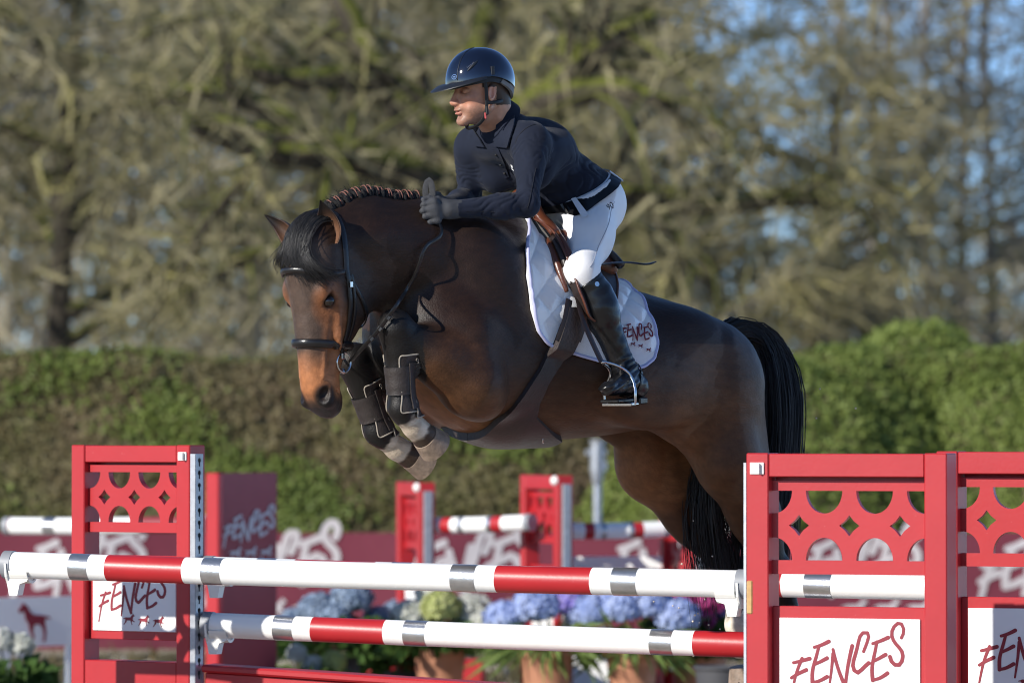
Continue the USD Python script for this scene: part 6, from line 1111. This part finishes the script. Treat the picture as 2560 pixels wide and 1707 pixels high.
strap(H3([(.06, -.10, .125), (.118, -.055, .112), (.128, 0, .108), (.118, .055, .112), (.06, .10, .125), (-.03, .12, .118)]), .0115, .007, 'browband', sq=.55)
strap(H3([(-.05, -.115, .115), (-.06, -.08, .0), (-.07, 0, -.05), (-.06, .08, .0), (-.05, .115, .115)]), .013, .004, 'headpiece')
for sg in (1, -1):
    strap(H3([(-.050, sg * .115, .10), (-.062, sg * .11, .22), (-.070, sg * .10, .33), (-.066, sg * .085, .42), (-.066, sg * .075, .43)]), .0105, .005, 'cheekpiece')
    strap(H3([(-.072, sg * .115, .13), (-.090, sg * .11, .24), (-.096, sg * .10, .34), (-.086, sg * .09, .395)]), .0075, .005, 'cheek_strap')
    strap(H3([(-.060, sg * .12, .135), (-.12, sg * .10, .21), (-.19, sg * .09, .29), (-.235, sg * .05, .335), (-.25, 0, .35)]), .0085, .004, 'throat_lash')
    for dd in (.165, .435): put('buckle', place(box((.016, .022, .004), bevel=.0015), hb.onto(hd(-.058 - .02 * (dd > .3), sg * .115, dd)[None], .012)[0], HF, HD), 'steel', brd)
strap(H3([(-.12, -.075, .395), (-.03, -.09, .385), (.05, -.06, .375), (.085, 0, .372), (.05, .06, .375), (-.03, .09, .385), (-.12, .075, .395), (-.17, 0, .41), (-.12, -.075, .395)]), .0155, .008, 'noseband', n=70, sq=.5)
rings = []
for sg in (1, -1):
    c_ = hb.onto(hd(-.075, sg * .08, .452)[None], .012)[0]; rings.append(c_); ax1, ax2 = HF * .94 + HS * sg * -.10, HD; put('bit_ring', tube([c_ + .036 * (ax1 * math.cos(a) + ax2 * math.sin(a)) for a in np.linspace(0, 2 * np.pi, 36, endpoint=False)], .0036, 8, closed=True), 'steel', brd, smooth=True)
    put('bit_joint', ellipsoid(c_ + HD * .034 - HS * sg * .004, (.008, .007, .008), None, 2), 'steel', brd, smooth=True)
put('mouthpiece', tube([rings[0] + HD * .03, rings[1] + HD * .03], .008, 8), 'steel', brd, smooth=True)
# reins
rs = rings[0] - HF * .034; hb_, ht_ = HL(.066, -.052, -.012), HL(.070, .048, -.010)
a_ = hp(893, 850, .10); b_ = hp(940, 810, .15)
nkp = [see(hb, px, py, off=.022) for px, py in ((1018, 722), (1046, 668), (1064, 618))]
rein = smooth_path([rs, hp(908, 868, .14), hp(946, 826, .19), hp(992, 762, .24)] + nkp + [hb_ + X([0, .01, -.030]), hb_], 70)
for _ in range(4): _d = np.maximum(.014 - hb(rein), 0) * (np.arange(70) > 26); rein = rein + _d[:, None] * hb.normal(rein)
put('rein', tube(rein, .0082, 8, squash=.38, up=X([.3, 1, 0])), 'bridle_leather', brd, smooth=60)
lp = smooth_path([hb_, HL(.066, 0, -.014), ht_, ht_ + X([.0, -.004, .05]), ht_ + X([.006, -.012, .068]), ht_ + X([.012, -.02, .05]), HL(.080, .03, -.03), handF.lo * 0 + WRF + X([.05, .02, .02])], 50); put('rein_grip', tube(lp, .0115, 8, squash=.36, up=X([.8, .6, 0])), 'rein_rubber', brd, smooth=60)
rf = smooth_path([rings[1] - HF * .03, X([1.25, -.17, 2.05]), X([1.08, -.21, 2.22]), X([.92, -.20, 2.40]), WRF + X([.05, 0, -.04]), WRF + X([.06, 0, 0])], 50); put('rein', tube(rf, .0082, 8, squash=.38, up=X([.3, 1, 0])), 'bridle_leather', brd, smooth=60)
for q_ in (12, 16, 20): put('rein_stop', place(box((.020, .009, .022), bevel=.003), rein[q_], (rein[q_ + 1] - rein[q_]) / np.linalg.norm(rein[q_ + 1] - rein[q_]), np.cross((rein[q_ + 1] - rein[q_]) / np.linalg.norm(rein[q_ + 1] - rein[q_]), [0, 0, 1.0]) / np.linalg.norm(np.cross((rein[q_ + 1] - rein[q_]) / np.linalg.norm(rein[q_ + 1] - rein[q_]), [0, 0, 1.0]))), 'bridle_leather', brd)

# ------------------------------------------------------------------ sand thrown up by the hooves
mat('sand_grain', (.62, .54, .42), rough=.9); r = np.random.default_rng(33); gr_ = []
for k in range(46):
    px, py, Y = (1640 + 70 * r.normal(), 1380 + 90 * r.normal(), .5 + .3 * r.normal()) if k < 36 else (1850 + 90 * r.normal(), 900 + 60 * r.normal(), .6); m = trimesh.creation.icosphere(subdivisions=1); m.vertices *= .0022 + .0022 * r.random(); m.apply_translation(vat(px, py, Y)); gr_.append(m)
put('flying_sand', cat(gr_), 'sand_grain', kind='stuff', label='grains of sand thrown up around the hind legs', category='sand')
